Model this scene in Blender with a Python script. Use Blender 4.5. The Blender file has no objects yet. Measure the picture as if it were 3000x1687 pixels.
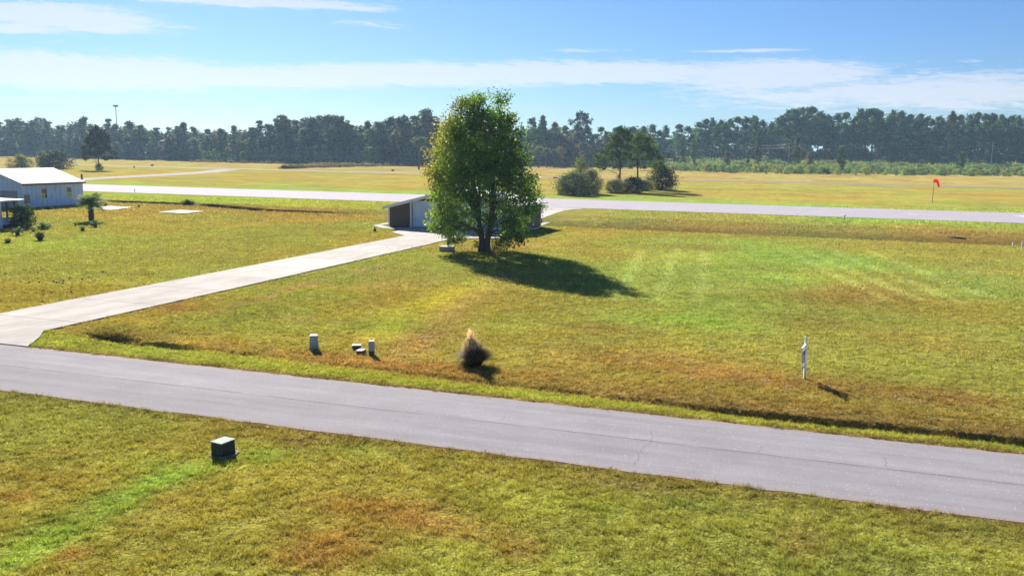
import bpy, math, random
import numpy as np
from mathutils import Vector, Matrix
random.seed(7); RNG=np.random.default_rng(11)
C=bpy.context.scene.collection; SC=bpy.context.scene
# ------------------------------------------------------------------ camera, sky, sun, exposure
F_=2650.; H=9.6; ROLL=.013
PITCH=math.atan(403.5*math.cos(ROLL)/F_)
FW=np.array([0,math.cos(PITCH),-math.sin(PITCH)]); UP0=np.array([0,math.sin(PITCH),math.cos(PITCH)]); R0=np.array([1.,0,0])
RV=math.cos(ROLL)*R0+math.sin(ROLL)*UP0; UV_=-math.sin(ROLL)*R0+math.cos(ROLL)*UP0
CAMP=np.array([0,0,H])
cam=bpy.data.cameras.new('camera'); co=bpy.data.objects.new('camera',cam); C.objects.link(co)
cam.sensor_width=36; cam.lens=36*F_/3000; cam.clip_end=20000; cam.clip_start=.1
co.matrix_world=Matrix(((RV[0],UV_[0],-FW[0],0),(RV[1],UV_[1],-FW[1],0),(RV[2],UV_[2],-FW[2],H),(0,0,0,1)))
SC.camera=co
SUN_EL=math.radians(28.6); SUN_AZ=math.radians(-21.)      # azimuth from +Y towards +X
sun=bpy.data.lights.new('sun','SUN'); sun.energy=4.6; sun.angle=math.radians(.53); sun.color=(1,.93,.82)
so=bpy.data.objects.new('sun',sun); C.objects.link(so)
sd=Vector((math.sin(SUN_AZ)*math.cos(SUN_EL),math.cos(SUN_AZ)*math.cos(SUN_EL),math.sin(SUN_EL)))
so.rotation_euler=sd.to_track_quat('Z','Y').to_euler()
SC.view_settings.view_transform='Standard'; SC.view_settings.look='None'; SC.view_settings.gamma=1
SC.view_settings.exposure=1.6; SC.view_settings.use_curve_mapping=False
SC.cycles.max_bounces=6; SC.cycles.transparent_max_bounces=6; SC.cycles.volume_bounces=1
SC.cycles.caustics_reflective=False; SC.cycles.caustics_refractive=False
W=bpy.data.worlds.new('World'); SC.world=W; W.use_nodes=True
SKY_STR=.05
class NT:
    def __init__(s,nt): s.nt=nt; s.L=nt.links
    def n(s,t,**k):
        x=s.nt.nodes.new(t)
        for a,b in k.items(): setattr(x,a,b)
        return x
    def put(s,sock,v):
        if isinstance(v,bpy.types.NodeSocket): s.L.new(v,sock)
        elif isinstance(v,(tuple,list)): sock.default_value=tuple(v)+((1,) if len(v)==3 and sock.type=='RGBA' else ())
        else: sock.default_value=v
    def m(s,op,a,b=0.,c=0.,clamp=False):
        x=s.n('ShaderNodeMath',operation=op,use_clamp=clamp)
        for i,v in enumerate((a,b,c)): s.put(x.inputs[i],v)
        return x.outputs[0]
    def mr(s,v,a,b,c=0.,d=1.,smooth=True):
        x=s.n('ShaderNodeMapRange'); x.interpolation_type='SMOOTHSTEP' if smooth else 'LINEAR'
        for i,q in enumerate((v,a,b,c,d)): s.put(x.inputs[i],q)
        return x.outputs[0]
    def mix(s,f,a,b,bt='MIX'):
        x=s.n('ShaderNodeMix',data_type='RGBA',blend_type=bt); s.put(x.inputs[0],f); s.put(x.inputs[6],a); s.put(x.inputs[7],b); return x.outputs[2]
    def noise(s,vec,scale,detail=3,rough=.55,dist=0.):
        x=s.n('ShaderNodeTexNoise'); s.put(x.inputs['Vector'],vec); x.inputs['Scale'].default_value=scale
        x.inputs['Detail'].default_value=detail; x.inputs['Roughness'].default_value=rough; x.inputs['Distortion'].default_value=dist
        return x.outputs['Fac']
    def comb(s,x,y,z):
        c=s.n('ShaderNodeCombineXYZ')
        for i,v in enumerate((x,y,z)): s.put(c.inputs[i],v)
        return c.outputs[0]
def az_el(px,py):
    d=FW+RV*(px-1500)/F_-UV_*(py-843.5)/F_; d=d/np.linalg.norm(d)
    return math.atan2(d[0],d[1]),math.asin(d[2])
def build_world():
    t=NT(W.node_tree); W.node_tree.nodes.clear()
    sky=t.n('ShaderNodeTexSky',sky_type='NISHITA'); sky.sun_disc=False; sky.sun_elevation=SUN_EL; sky.sun_rotation=SUN_AZ
    sky.air_density=1.; sky.dust_density=.25; sky.ozone_density=3.; sky.altitude=10
    tc=t.n('ShaderNodeTexCoord'); sp=t.n('ShaderNodeSeparateXYZ'); t.L.new(tc.outputs['Generated'],sp.inputs[0])
    el=t.m('ARCSINE',sp.outputs[2]); az=t.m('ARCTAN2',sp.outputs[0],sp.outputs[1])
    v1=t.comb(t.m('MULTIPLY',az,13.),t.m('ADD',t.m('MULTIPLY',el,110.),t.m('MULTIPLY',az,3.)),0.); v2=t.comb(t.m('MULTIPLY',az,50.),t.m('ADD',t.m('MULTIPLY',el,330.),t.m('MULTIPLY',az,9.)),3.)
    n1=t.noise(v1,1.,7,.62,1.1); n2=t.noise(v2,1.,6,.65,.8)
    nz=t.m('ADD',t.m('MULTIPLY',t.m('SUBTRACT',n1,.5),1.5),t.m('MULTIPLY',t.m('SUBTRACT',n2,.5),1.3))
    # cloud banks: azimuth/elevation centre, half sizes, strength
    banks=[(250,212,560,44,1.35),(760,226,360,28,1.35),(1200,220,450,33,1.4),(1750,213,500,31,1.4),(2250,222,320,46,1.25),(2700,272,640,56,1.05),
           (160,48,290,32,1.25),(330,88,190,14,1.),(20,82,160,15,1.15),(620,-2,440,17,1.3),(860,6,110,12,1.),(1050,25,110,9,1.),(1075,72,95,11,.85),(1130,82,70,6,.7),
           (2180,150,190,6,.75),(1740,148,150,8,.62),(2840,180,60,7,.6),(165,121,42,5,.6),(130,290,420,26,.5),(560,60,90,6,.55)]
    tot=None
    for px,py,rx,ry,st in banks:
        a,e=az_el(px,py)
        dx=t.m('MULTIPLY',t.m('SUBTRACT',az,a),F_/rx); dy=t.m('MULTIPLY',t.m('SUBTRACT',el,e),F_/ry)
        r2=t.m('ADD',t.m('MULTIPLY',dx,dx),t.m('MULTIPLY',dy,dy))
        g=t.m('MULTIPLY',t.m('POWER',2.718,t.m('MULTIPLY',r2,-.8)),st)
        tot=g if tot is None else t.m('MAXIMUM',tot,g)
    cov=t.mr(t.m('ADD',tot,t.m('MULTIPLY',nz,.86)),.34,.98)
    cov=t.m('MULTIPLY',cov,t.mr(tot,.05,.3))
    # above the frame: loose fair-weather cirrus so reflections and ambient stay natural
    cov=t.m('MULTIPLY',cov,.9,clamp=True)
    skyc=t.mix(1.,sky.outputs[0],(.35,.495,.73),'MULTIPLY')
    # cloud brightness follows the sky behind it (thin, sunlit from behind)
    cl=t.mix(.62,t.mix(1.,skyc,(1.28,1.12,1.0),'MULTIPLY'),(6.0,5.9,6.5))
    col=t.mix(cov,skyc,cl)
    bg=t.n('ShaderNodeBackground'); t.L.new(col,bg.inputs[0]); bg.inputs[1].default_value=SKY_STR
    o=t.n('ShaderNodeOutputWorld'); t.L.new(bg.outputs[0],o.inputs[0])
build_world()

# ------------------------------------------------------------------ helpers
def G(px,py,z=0.):
    d=FW+RV*(px-1500)/F_-UV_*(py-843.5)/F_; t=(z-H)/d[2]; p=CAMP+d*t; return p
def proj(p):
    v=np.array(p,float)-CAMP; k=v@FW; return 1500+F_*(v@RV)/k, 843.5-F_*(v@UV_)/k
A_=math.radians(19.2); EU=np.array([math.sin(A_),math.cos(A_)]); EV=np.array([math.cos(A_),-math.sin(A_)])
def uvw(u,v,z=0.): p=EU*u+EV*v; return (p[0],p[1],z)
def toUV(x,y): return x*EU[0]+y*EU[1], x*EV[0]+y*EV[1]
def guv(px,py,z=0.): p=G(px,py,z); return toUV(p[0],p[1])
def hgt(px,yb,yt):                       # height of a thing standing at (px,yb) whose top is seen at yt
    hz=440+.01315*(px-1500); return (yb-yt)/(yb-hz)*H
RZ_UV=-A_                                # rotation that maps local x->EV, local y->EU
def lin(r,g,b): return tuple((c/255.)**2.2 for c in (r,g,b))
def T(r,g,b,k=.76):
    c=np.array(lin(r,g,b))*k; return c*.82+np.array([1.05,1.,.8])*c.mean()*.18
def noise2(x,y,seed=0):
    xi=np.floor(x).astype(np.int64); yi=np.floor(y).astype(np.int64); fx=x-xi; fy=y-yi
    fx=fx*fx*(3-2*fx); fy=fy*fy*(3-2*fy)
    def h(a,b):
        n=(a*374761393+b*668265263+seed*1442695041)&0xffffffff; n=((n^(n>>13))*1274126177)&0xffffffff; n=n^(n>>16); return (n&0xffff)/65535.
    return (h(xi,yi)*(1-fx)+h(xi+1,yi)*fx)*(1-fy)+(h(xi,yi+1)*(1-fx)+h(xi+1,yi+1)*fx)*fy
def fbm(x,y,sc,oct=4,seed=0):
    v=0;a=1;s=0
    for i in range(oct): v=v+a*noise2(x/sc*2**i+17*i,y/sc*2**i+9*i,seed+i); s+=a; a*=.5
    return v/s
def sstep(x,a,b):
    t=np.clip((x-a)/(b-a),0,1); return t*t*(3-2*t)
def tag(o,label=None,cat=None,group=None,kind=None):
    for k,v in (('label',label),('category',cat),('group',group),('kind',kind)):
        if v: o[k]=v
    return o
def empty(name,loc,rz=0.,sc=1.):
    o=bpy.data.objects.new(name,None); o.location=loc; o.rotation_euler=(0,0,rz); o.scale=(sc,)*3 if not isinstance(sc,tuple) else sc
    o.empty_display_size=.3; C.objects.link(o); return o
def np_mesh(name,V,F,col=None,smooth=False):
    me=bpy.data.meshes.new(name); V=np.asarray(V,np.float32); F=np.asarray(F,np.int32); n=F.shape[1]
    me.vertices.add(len(V)); me.vertices.foreach_set('co',V.ravel())
    me.loops.add(F.size); me.loops.foreach_set('vertex_index',F.ravel())
    me.polygons.add(len(F)); me.polygons.foreach_set('loop_start',np.arange(0,F.size,n,dtype=np.int32))
    if smooth: me.polygons.foreach_set('use_smooth',np.ones(len(F),bool))
    if col is not None:
        c=np.ones((len(V),4),np.float32); c[:,:3]=col; a=me.color_attributes.new('Col','FLOAT_COLOR','POINT'); a.data.foreach_set('color',c.ravel())
    me.update(calc_edges=True); return me
def obj(name,me,mat=None,parent=None,loc=None):
    o=bpy.data.objects.new(name,me); C.objects.link(o)
    if mat and not me.materials: me.materials.append(mat)
    if parent: o.parent=parent
    if loc is not None: o.location=loc
    return o
class MB:
    def __init__(s): s.v=[]; s.f=[]
    def add(s,vs,fs):
        b=len(s.v); s.v+=[tuple(map(float,v)) for v in vs]; s.f+=[tuple(b+i for i in f) for f in fs]; return s
    def box(s,x0,x1,y0,y1,z0,z1,tp=0.):      # tp: inset of the top
        vs=[(x0,y0,z0),(x1,y0,z0),(x1,y1,z0),(x0,y1,z0),(x0+tp,y0+tp,z1),(x1-tp,y0+tp,z1),(x1-tp,y1-tp,z1),(x0+tp,y1-tp,z1)]
        return s.add(vs,[(3,2,1,0),(4,5,6,7),(0,1,5,4),(1,2,6,5),(2,3,7,6),(3,0,4,7)])
    def prism(s,poly,z0,z1):
        n=len(poly); vs=[(x,y,z0) for x,y in poly]+[(x,y,z1) for x,y in poly]
        return s.add(vs,[tuple(range(n))[::-1],tuple(range(n,2*n))]+[(i,(i+1)%n,n+(i+1)%n,n+i) for i in range(n)])
    def tube(s,pts,rad,n=8,cap=True):
        pts=[Vector(p) for p in pts]; b=len(s.v); m=len(pts)
        if not hasattr(rad,'__len__'): rad=[rad]*m
        prev=None
        for i,p in enumerate(pts):
            t=(pts[min(i+1,m-1)]-pts[max(i-1,0)]).normalized()
            a=prev if prev is not None else (Vector((1,0,0)) if abs(t.x)<.9 else Vector((0,1,0)))
            a=(a-t*a.dot(t)).normalized(); q=t.cross(a); prev=a
            for k in range(n):
                an=2*math.pi*k/n; s.v.append(tuple(p+(a*math.cos(an)+q*math.sin(an))*rad[i]))
        for i in range(m-1):
            for k in range(n):
                s.f.append((b+i*n+k,b+i*n+(k+1)%n,b+(i+1)*n+(k+1)%n,b+(i+1)*n+k))
        if cap: s.f.append(tuple(b+k for k in range(n))[::-1]); s.f.append(tuple(b+(m-1)*n+k for k in range(n)))
        return s
    def lathe(s,prof,n=16,c=(0,0,0)):
        b=len(s.v); m=len(prof)
        for r,z in prof:
            for k in range(n): an=2*math.pi*k/n; s.v.append((c[0]+r*math.cos(an),c[1]+r*math.sin(an),c[2]+z))
        for i in range(m-1):
            for k in range(n): s.f.append((b+i*n+k,b+i*n+(k+1)%n,b+(i+1)*n+(k+1)%n,b+(i+1)*n+k))
        s.f.append(tuple(b+k for k in range(n))[::-1]); s.f.append(tuple(b+(m-1)*n+k for k in range(n))); return s
    def mesh(s,name,smooth=False,bevel=0.):
        me=bpy.data.meshes.new(name); me.from_pydata(s.v,[],s.f); me.update()
        if bevel:
            import bmesh
            bm=bmesh.new(); bm.from_mesh(me); bmesh.ops.bevel(bm,geom=bm.edges[:],offset=bevel,segments=2,affect='EDGES',profile=.5); bm.to_mesh(me); bm.free()
        if smooth:
            for p in me.polygons: p.use_smooth=True
        return me
    def build(s,name,mat,parent=None,smooth=False,bevel=0.): return obj(name,s.mesh(name,smooth,bevel),mat,parent)
# ------------------------------------------------------------------ materials
def M(name,base,rough=.75,var=.12,scale=4.,bump=0.,bscale=40.,metal=0.,streak=None,spec=.4,stain=None):
    m=bpy.data.materials.new(name); m.use_nodes=True; t=NT(m.node_tree); b=m.node_tree.nodes['Principled BSDF']
    tc=t.n('ShaderNodeTexCoord').outputs['Object']
    n=t.noise(tc,scale,4); f=t.mr(n,.3,.7,1-var,1+var,False)
    col=t.mix(1.,base,f,'MULTIPLY')
    if streak:
        mp=t.n('ShaderNodeMapping'); t.L.new(tc,mp.inputs[0]); mp.inputs['Scale'].default_value=streak
        n2=t.noise(mp.outputs[0],3.,3); col=t.mix(1.,col,t.mr(n2,.3,.7,1-var,1+var*.6,False),'MULTIPLY')
    if stain: col=t.mix(t.mr(t.noise(tc,scale*.45,5,.65),.52,.72),col,stain)
    t.L.new(col,b.inputs['Base Color']); b.inputs['Roughness'].default_value=rough; b.inputs['Metallic'].default_value=metal
    b.inputs['Specular IOR Level'].default_value=spec
    if bump:
        bp=t.n('ShaderNodeBump'); bp.inputs['Strength'].default_value=bump; bp.inputs['Distance'].default_value=.02
        t.L.new(t.noise(tc,bscale,3),bp.inputs['Height']); t.L.new(bp.outputs[0],b.inputs['Normal'])
    return m
def leafmat(name,trans=.45,gloss=.5,rnd=.0,tint=(1.,1.05,.55),k=1.):
    m=bpy.data.materials.new(name); m.use_nodes=True; t=NT(m.node_tree); m.node_tree.nodes.clear()
    a=t.n('ShaderNodeVertexColor'); a.layer_name='Col'; col=a.outputs[0]
    if k!=1.: col=t.mix(1.,col,(k,k,k),'MULTIPLY')
    if rnd:
        oi=t.n('ShaderNodeObjectInfo'); col=t.mix(1.,col,t.mr(oi.outputs['Random'],0,1,1-rnd,1+rnd,False),'MULTIPLY')
    p=t.n('ShaderNodeBsdfPrincipled'); t.L.new(col,p.inputs['Base Color']); p.inputs['Roughness'].default_value=gloss; p.inputs['Specular IOR Level'].default_value=.04
    tr=t.n('ShaderNodeBsdfTranslucent'); t.L.new(t.mix(1.,col,tint,'MULTIPLY'),tr.inputs[0])
    mx=t.n('ShaderNodeMixShader'); mx.inputs[0].default_value=trans; t.L.new(p.outputs[0],mx.inputs[1]); t.L.new(tr.outputs[0],mx.inputs[2])
    o=t.n('ShaderNodeOutputMaterial'); t.L.new(mx.outputs[0],o.inputs[0]); return m
def clothmat(name,c):
    m=bpy.data.materials.new(name); m.use_nodes=True; t=NT(m.node_tree); b=m.node_tree.nodes['Principled BSDF']; b.inputs['Base Color'].default_value=(*c,1); b.inputs['Roughness'].default_value=.8
    tr=t.n('ShaderNodeBsdfTranslucent'); tr.inputs[0].default_value=(*c,1); mx=t.n('ShaderNodeMixShader'); mx.inputs[0].default_value=.55; o=m.node_tree.nodes['Material Output']
    t.L.new(b.outputs[0],mx.inputs[1]); t.L.new(tr.outputs[0],mx.inputs[2]); t.L.new(mx.outputs[0],o.inputs[0]); return m
def turfmat():
    m=bpy.data.materials.new('turf'); m.use_nodes=True; t=NT(m.node_tree); b=m.node_tree.nodes['Principled BSDF']
    a=t.n('ShaderNodeVertexColor'); a.layer_name='Col'; pos=t.n('ShaderNodeNewGeometry').outputs['Position']
    n0=t.noise(pos,9.,4,.65); n1=t.noise(pos,1.9,4,.65); n2=t.noise(pos,.45,5,.7); n3=t.noise(pos,.12,5,.65)
    col=t.mix(1.,a.outputs[0],t.mr(n0,.25,.75,.55,1.4,False),'MULTIPLY')
    col=t.mix(1.,col,t.mr(n1,.28,.72,.72,1.26,False),'MULTIPLY')
    col=t.mix(t.mr(n2,.45,.75,0.,.35),col,t.mix(1.,col,(1.10,.92,.85),'MULTIPLY'))
    col=t.mix(t.mr(n3,.50,.72,0.,.4),col,t.mix(1.,col,(.88,1.02,.9),'MULTIPLY'))
    # shade between tufts, painted into the turf colour as small dark specks
    dk=t.mr(t.noise(pos,3.1,3,.8),.58,.70); col=t.mix(t.m('MULTIPLY',dk,.5),col,t.mix(1.,col,(.35,.40,.35),'MULTIPLY'))
    t.L.new(col,b.inputs['Base Color']); b.inputs['Roughness'].default_value=1.; b.inputs['Specular IOR Level'].default_value=0.
    bp=t.n('ShaderNodeBump'); bp.inputs['Strength'].default_value=1.; bp.inputs['Distance'].default_value=.16
    h=t.m('ADD',t.m('MULTIPLY',t.noise(pos,2.2,4,.75),1.),t.m('MULTIPLY',n0,.35)); t.L.new(h,bp.inputs['Height']); t.L.new(bp.outputs[0],b.inputs['Normal'])
    return m
def asphaltmat(name,base,seam=None,shoulder=None,wear=.12):
    m=bpy.data.materials.new(name); m.use_nodes=True; t=NT(m.node_tree); b=m.node_tree.nodes['Principled BSDF']
    pos=t.n('ShaderNodeNewGeometry').outputs['Position']; sp=t.n('ShaderNodeSeparateXYZ'); t.L.new(pos,sp.inputs[0])
    u=t.m('ADD',t.m('MULTIPLY',sp.outputs[0],float(EU[0])),t.m('MULTIPLY',sp.outputs[1],float(EU[1])))
    v=t.m('ADD',t.m('MULTIPLY',sp.outputs[0],float(EV[0])),t.m('MULTIPLY',sp.outputs[1],float(EV[1])))
    st=t.noise(t.comb(t.m('MULTIPLY',u,1.6),t.m('MULTIPLY',v,.10),0.),1.,4,.6)
    g=t.noise(pos,28.,3,.8); bl=t.noise(pos,.5,5,.6)
    col=t.mix(1.,base,t.mr(st,.3,.7,1-wear,1+wear,False),'MULTIPLY')
    col=t.mix(1.,col,t.mr(g,.3,.7,.80,1.22,False),'MULTIPLY'); col=t.mix(1.,col,t.mr(bl,.3,.7,.93,1.07,False),'MULTIPLY')
    # pale aggregate chips
    vo=t.n('ShaderNodeTexVoronoi'); vo.inputs['Scale'].default_value=5.; t.L.new(pos,vo.inputs['Vector'])
    col=t.mix(t.m('MULTIPLY',t.mr(vo.outputs['Distance'],.06,.14,1.,0.),.75),col,tuple(min(1,c*2.2) for c in base))
    if seam:
        wob=t.m('MULTIPLY',t.m('SUBTRACT',t.noise(t.comb(0.,t.m('MULTIPLY',v,.7),0.),1.,3),.5),.10)
        d=t.m('ABSOLUTE',t.m('SUBTRACT',t.m('ADD',u,wob),seam))
        line=t.m('MULTIPLY',t.mr(d,.012,.045,1.,0.),t.mr(t.noise(t.comb(0.,t.m('MULTIPLY',v,.35),7.),1.,3),.38,.55,.15,1.))
        # near half of the road was laid a touch darker
        lane=t.mr(u,seam-.08,seam+.08,1.,0.); lane=t.m('MULTIPLY',lane,t.mr(v,-38.,0.,.16,.05,False))
        col=t.mix(lane,col,tuple(c*.25 for c in base)); col=t.mix(t.m('MULTIPLY',line,.75),col,(.06,.055,.06))
        # fine transverse cracks
        for vc,u0,u1 in ((-5.2,26.5,30.4),(2.2,29.1,30.6),(-10.6,29.3,30.2),(-1.6,29.2,30.2)):
            wb=t.m('MULTIPLY',t.m('SUBTRACT',t.noise(t.comb(t.m('MULTIPLY',u,1.5),vc,0.),1.,4),.5),.9)
            dd=t.m('ABSOLUTE',t.m('SUBTRACT',t.m('ADD',v,wb),vc)); ck=t.mr(dd,.008,.03,1.,0.)
            ck=t.m('MULTIPLY',ck,t.m('MULTIPLY',t.mr(u,u0,u0+.2),t.mr(u,u1-.2,u1,1.,0.))); col=t.mix(t.m('MULTIPLY',ck,.38),col,(.07,.065,.07))
    if shoulder:
        a,bb=shoulder; e=t.m('MINIMUM',t.m('ABSOLUTE',t.m('SUBTRACT',u,a)),t.m('ABSOLUTE',t.m('SUBTRACT',u,bb)))
        ed=t.mr(t.m('ADD',e,t.m('MULTIPLY',t.noise(pos,2.,4),.35)),.18,.65,1.,0.); col=t.mix(t.m('MULTIPLY',ed,.55),col,tuple(c*q for c,q in zip(base,(1.15,.95,.82))))
    t.L.new(col,b.inputs['Base Color']); b.inputs['Roughness'].default_value=.9; b.inputs['Specular IOR Level'].default_value=.04
    bp=t.n('ShaderNodeBump'); bp.inputs['Strength'].default_value=.35; bp.inputs['Distance'].default_value=.01; t.L.new(g,bp.inputs['Height']); t.L.new(bp.outputs[0],b.inputs['Normal'])
    return m
def concretemat(name,base,joint=0.,axis='u'):
    m=bpy.data.materials.new(name); m.use_nodes=True; t=NT(m.node_tree); b=m.node_tree.nodes['Principled BSDF']
    pos=t.n('ShaderNodeNewGeometry').outputs['Position']; sp=t.n('ShaderNodeSeparateXYZ'); t.L.new(pos,sp.inputs[0])
    u=t.m('ADD',t.m('MULTIPLY',sp.outputs[0],float(EU[0])),t.m('MULTIPLY',sp.outputs[1],float(EU[1])))
    v=t.m('ADD',t.m('MULTIPLY',sp.outputs[0],float(EV[0])),t.m('MULTIPLY',sp.outputs[1],float(EV[1])))
    n=t.noise(t.comb(t.m('MULTIPLY',u,.35),v,0.),.8,5,.65)
    col=t.mix(1.,base,t.mr(n,.3,.7,.74,1.10,False),'MULTIPLY')
    if joint:
        ph=t.m('MODULO',t.m('ADD',u,200.),joint); d=t.m('MINIMUM',ph,t.m('SUBTRACT',joint,ph)); 
        col=t.mix(t.m('MULTIPLY',t.mr(d,.02,.09,1.,0.),.6),col,(.13,.11,.095))
        cell=t.m('FLOOR',t.m('DIVIDE',t.m('ADD',u,200.),joint)); wn=t.n('ShaderNodeTexWhiteNoise',noise_dimensions='1D'); t.L.new(cell,wn.inputs['W'])
        col=t.mix(1.,col,t.mr(wn.outputs['Value'],0,1,.80,1.06,False),'MULTIPLY')
    t.L.new(col,b.inputs['Base Color']); b.inputs['Roughness'].default_value=.95; b.inputs['Specular IOR Level'].default_value=.05
    return m
MAT=dict(
 turf=turfmat(), road=asphaltmat('road_asphalt',(.228,.219,.238),seam=29.2,shoulder=(26.05,32.3)),
 runway=asphaltmat('runway_asphalt',(.31,.29,.325),wear=.10), taxi=asphaltmat('taxiway_asphalt',(.215,.19,.175),wear=.10),
 conc=concretemat('driveway_concrete',(.47,.44,.41),joint=6.1), slab=concretemat('pad_concrete',(.50,.48,.40)),
 grass=leafmat('grass_blade',.40,.65,0.,(1.05,1.04,.8)), leaf=leafmat('tree_leaf',.50,.45,0.,(1.0,1.15,.40)),
 pine=leafmat('pine_needle',.25,.6,.18,(1.,1.05,.5)), bush=leafmat('bush_leaf',.48,.6,.15,(1.,1.05,.5)),
 bark=M('bark',(.085,.065,.055),.95,.3,6.,.8,18.,streak=(1,1,.15)), pbark=M('pine_bark',(.12,.085,.065),.95,.3,5.,.6,14.),
 white=M('white_paint',(.74,.74,.76),.5,.04,3.), trim=M('white_trim',(.72,.72,.74),.5,.05,2.),
 brown=M('brown_siding',(.10,.062,.052),.8,.12,2.,.3,30.,streak=(6,6,.3)), greydoor=M('grey_door',(.36,.36,.40),.5,.05,2.),
 dark=M('dark_plastic',(.02,.02,.022),.5,.2,5.), glass=M('window_glass',(.03,.04,.05),.08,.1,2.,spec=1.), lime=M('painted_sunlit_pane',(.42,.5,.05),.3,.1,4.),  # lime: sunlit grass seen through the windows, painted as pane colour
 green=M('transformer_green',(.018,.034,.034),.45,.15,6.), greentop=M('faded_green_lid',(.19,.23,.215),.75,.22,9.,spec=.15,stain=(.10,.14,.115)),
 ped=M('pedestal_green',(.30,.37,.36),.55,.08,5.,stain=(.24,.30,.28)), pedtop=M('pedestal_lid',(.55,.60,.58),.5,.06,5.), label=M('paper_label',(.60,.60,.68),.6,.05,9.),
 lid=M('meter_lid',(.40,.36,.42),.7,.12,8.), lidside=M('meter_box_side',(.09,.06,.08),.8,.2,8.), soil=M('bare_soil',(.21,.16,.12),.95,.25,6.,.6,30.),
 block=M('concrete_block',(.33,.27,.25),.9,.12,7.,.4,30.), blue=M('blue_pump',(.05,.16,.48),.4,.08,5.), metal=M('galvanised_metal',(.38,.38,.39),.45,.1,6.,metal=.6),
 orange=clothmat('windsock_fabric',(.90,.055,.035)), pole=M('pole_grey',(.16,.15,.14),.7,.1,4.), wood=M('pole_wood',(.20,.15,.11),.9,.2,3.,streak=(4,4,.2)),
 signblue=M('sign_blue',(.06,.10,.36),.5,.04,4.), signwhite=M('sign_face',(.62,.64,.74),.5,.03,4.), stone=M('white_stone',(.40,.37,.31),.9,.12,6.,.5,20.),
 clod=M('dark_clod',(.03,.022,.016),.95,.3,20.), palmtrunk=M('palm_trunk',(.085,.05,.04),.95,.35,12.,.9,25.), thatch=M('dry_thatch',(.16,.10,.06),.95,.3,9.))
def sidingmat(name,base,period,vert=True,depth=.3):
    m=M(name,base,.7,.10,1.2,spec=.08,stain=tuple(c*.86 for c in base)); t=NT(m.node_tree); b=m.node_tree.nodes['Principled BSDF']
    sp=t.n('ShaderNodeSeparateXYZ'); t.L.new(t.n('ShaderNodeTexCoord').outputs['Object'],sp.inputs[0])
    c=t.m('ADD',sp.outputs[0],sp.outputs[1]) if vert else sp.outputs[2]
    ph=t.m('FRACT',t.m('DIVIDE',t.m('ADD',c,100.),period)); g=t.mr(ph,.80,.95,1.,0.); g=t.m('MULTIPLY',g,t.mr(ph,0,.1))
    bp=t.n('ShaderNodeBump'); bp.inputs['Strength'].default_value=depth; bp.inputs['Distance'].default_value=.03; t.L.new(g,bp.inputs['Height']); t.L.new(bp.outputs[0],b.inputs['Normal'])
    old=b.inputs['Base Color'].links[0].from_socket; t.L.new(t.mix(1.,old,t.mr(g,0,1,.80,1.,False),'MULTIPLY'),b.inputs['Base Color']); return m
MAT['wallblue']=sidingmat('pale_blue_metal_siding',(.54,.66,.86),.9); MAT['roofmetal']=sidingmat('pale_metal_roof',(.32,.285,.30),.6,depth=.5)
MAT['doorpanel']=sidingmat('ribbed_white_door',(.60,.70,.84),.32,False); MAT['greypanel']=sidingmat('ribbed_grey_door',(.34,.34,.37),.3,False)

# ------------------------------------------------------------------ terrain
U_RN,U_RF=26.05,32.3
def near_line(v):      # u of the roadside ditch
    return np.interp(v,[-60,-34,-25,-12,-1.7,7,40],[36.1,36.0,35.3,34.45,34.36,34.3,34.3])
def far_line(v): return np.interp(v,[-140,-98,-82,-69,-50,-35,-7,20,60],[126.2,126.4,120.5,121.,119,113.8,112.5,113,114])
def drive_mask(v,u):   # 1 under / left of the driveway where the ditch is piped
    return sstep(v,-38.5,-35.5)
def terrain(x,y):
    x=np.asarray(x,float); y=np.asarray(y,float); u,v=toUV(x,y)
    z=np.zeros_like(u)
    # roadside ditch: short steep bank on the far side, gentle fall from the verge
    wob=(fbm(v,u*0+3,2.6,4,5)-.5)*.5; d=u-near_line(v)-wob
    dep=np.interp(v,[-36.5,-35,-31.5,-28,-20,-11,-3,0,14,25],[0,.34,.42,.10,.09,.14,.26,.36,.40,.38])*(.30+1.4*fbm(v,u*0,2.1,4,9))*drive_mask(v,u)
    verge=-dep*sstep(u,33.1,34.3+0*u)*(u<near_line(v)+3)
    prof=np.where(d<0,-dep*sstep(d,-1.4,-.15),-dep*(1-sstep(d,0.,.32)*.80)-0*d)
    prof=np.where(d>.32,-dep*.20*(1-sstep(d,.32,3.2)),prof)
    z+=prof
    # deeper hollow at the culvert mouth
    z-=.40*np.exp(-(((u-36.2)/.45)**2+((v+33.6)/1.3)**2))
    # swale between lawns and runway, right side broad, left side with a sharp cut
    fl=far_line(v); d2=u-fl; wide=sstep(v,-52,-36); wv=(fbm(v,u*0+8,6.,3,2)-.5)*1.6
    sw=-.75*wide*np.where(d2<0,sstep(d2,-2.2,0.),1-sstep(d2+wv,1.5,9.5))
    z+=sw
    cut=np.interp(v,[-120,-117,-103,-101,-100,-98.5,-96,-80,-70,-60],[0,.6,.6,0,0,.9,1.1,.85,.25,0]); d3=d2+(fbm(v,u*0+1,3.,3,4)-.5)*1.6
    z+=-cut*np.where(d3<0,sstep(d3,-3.5,-.3),1-sstep(d3,0.,.5))
    # gentle unevenness, kept off the pavements
    free=sstep(np.minimum(np.abs(u-29.2)-3.3,9),0.,1.2)*sstep(np.abs(u-162.)-13.6,0,5)
    dm=sstep(np.abs(v+47.6)-2.6,.3,2.) if False else 1
    z+=-(.015*fbm(x,y,.7,3,1)+.02*fbm(x,y,6.,3,3))*free*sstep(np.hypot(u*0+1,1),0,1)*np.where(u<150,1,.6)
    return z
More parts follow.
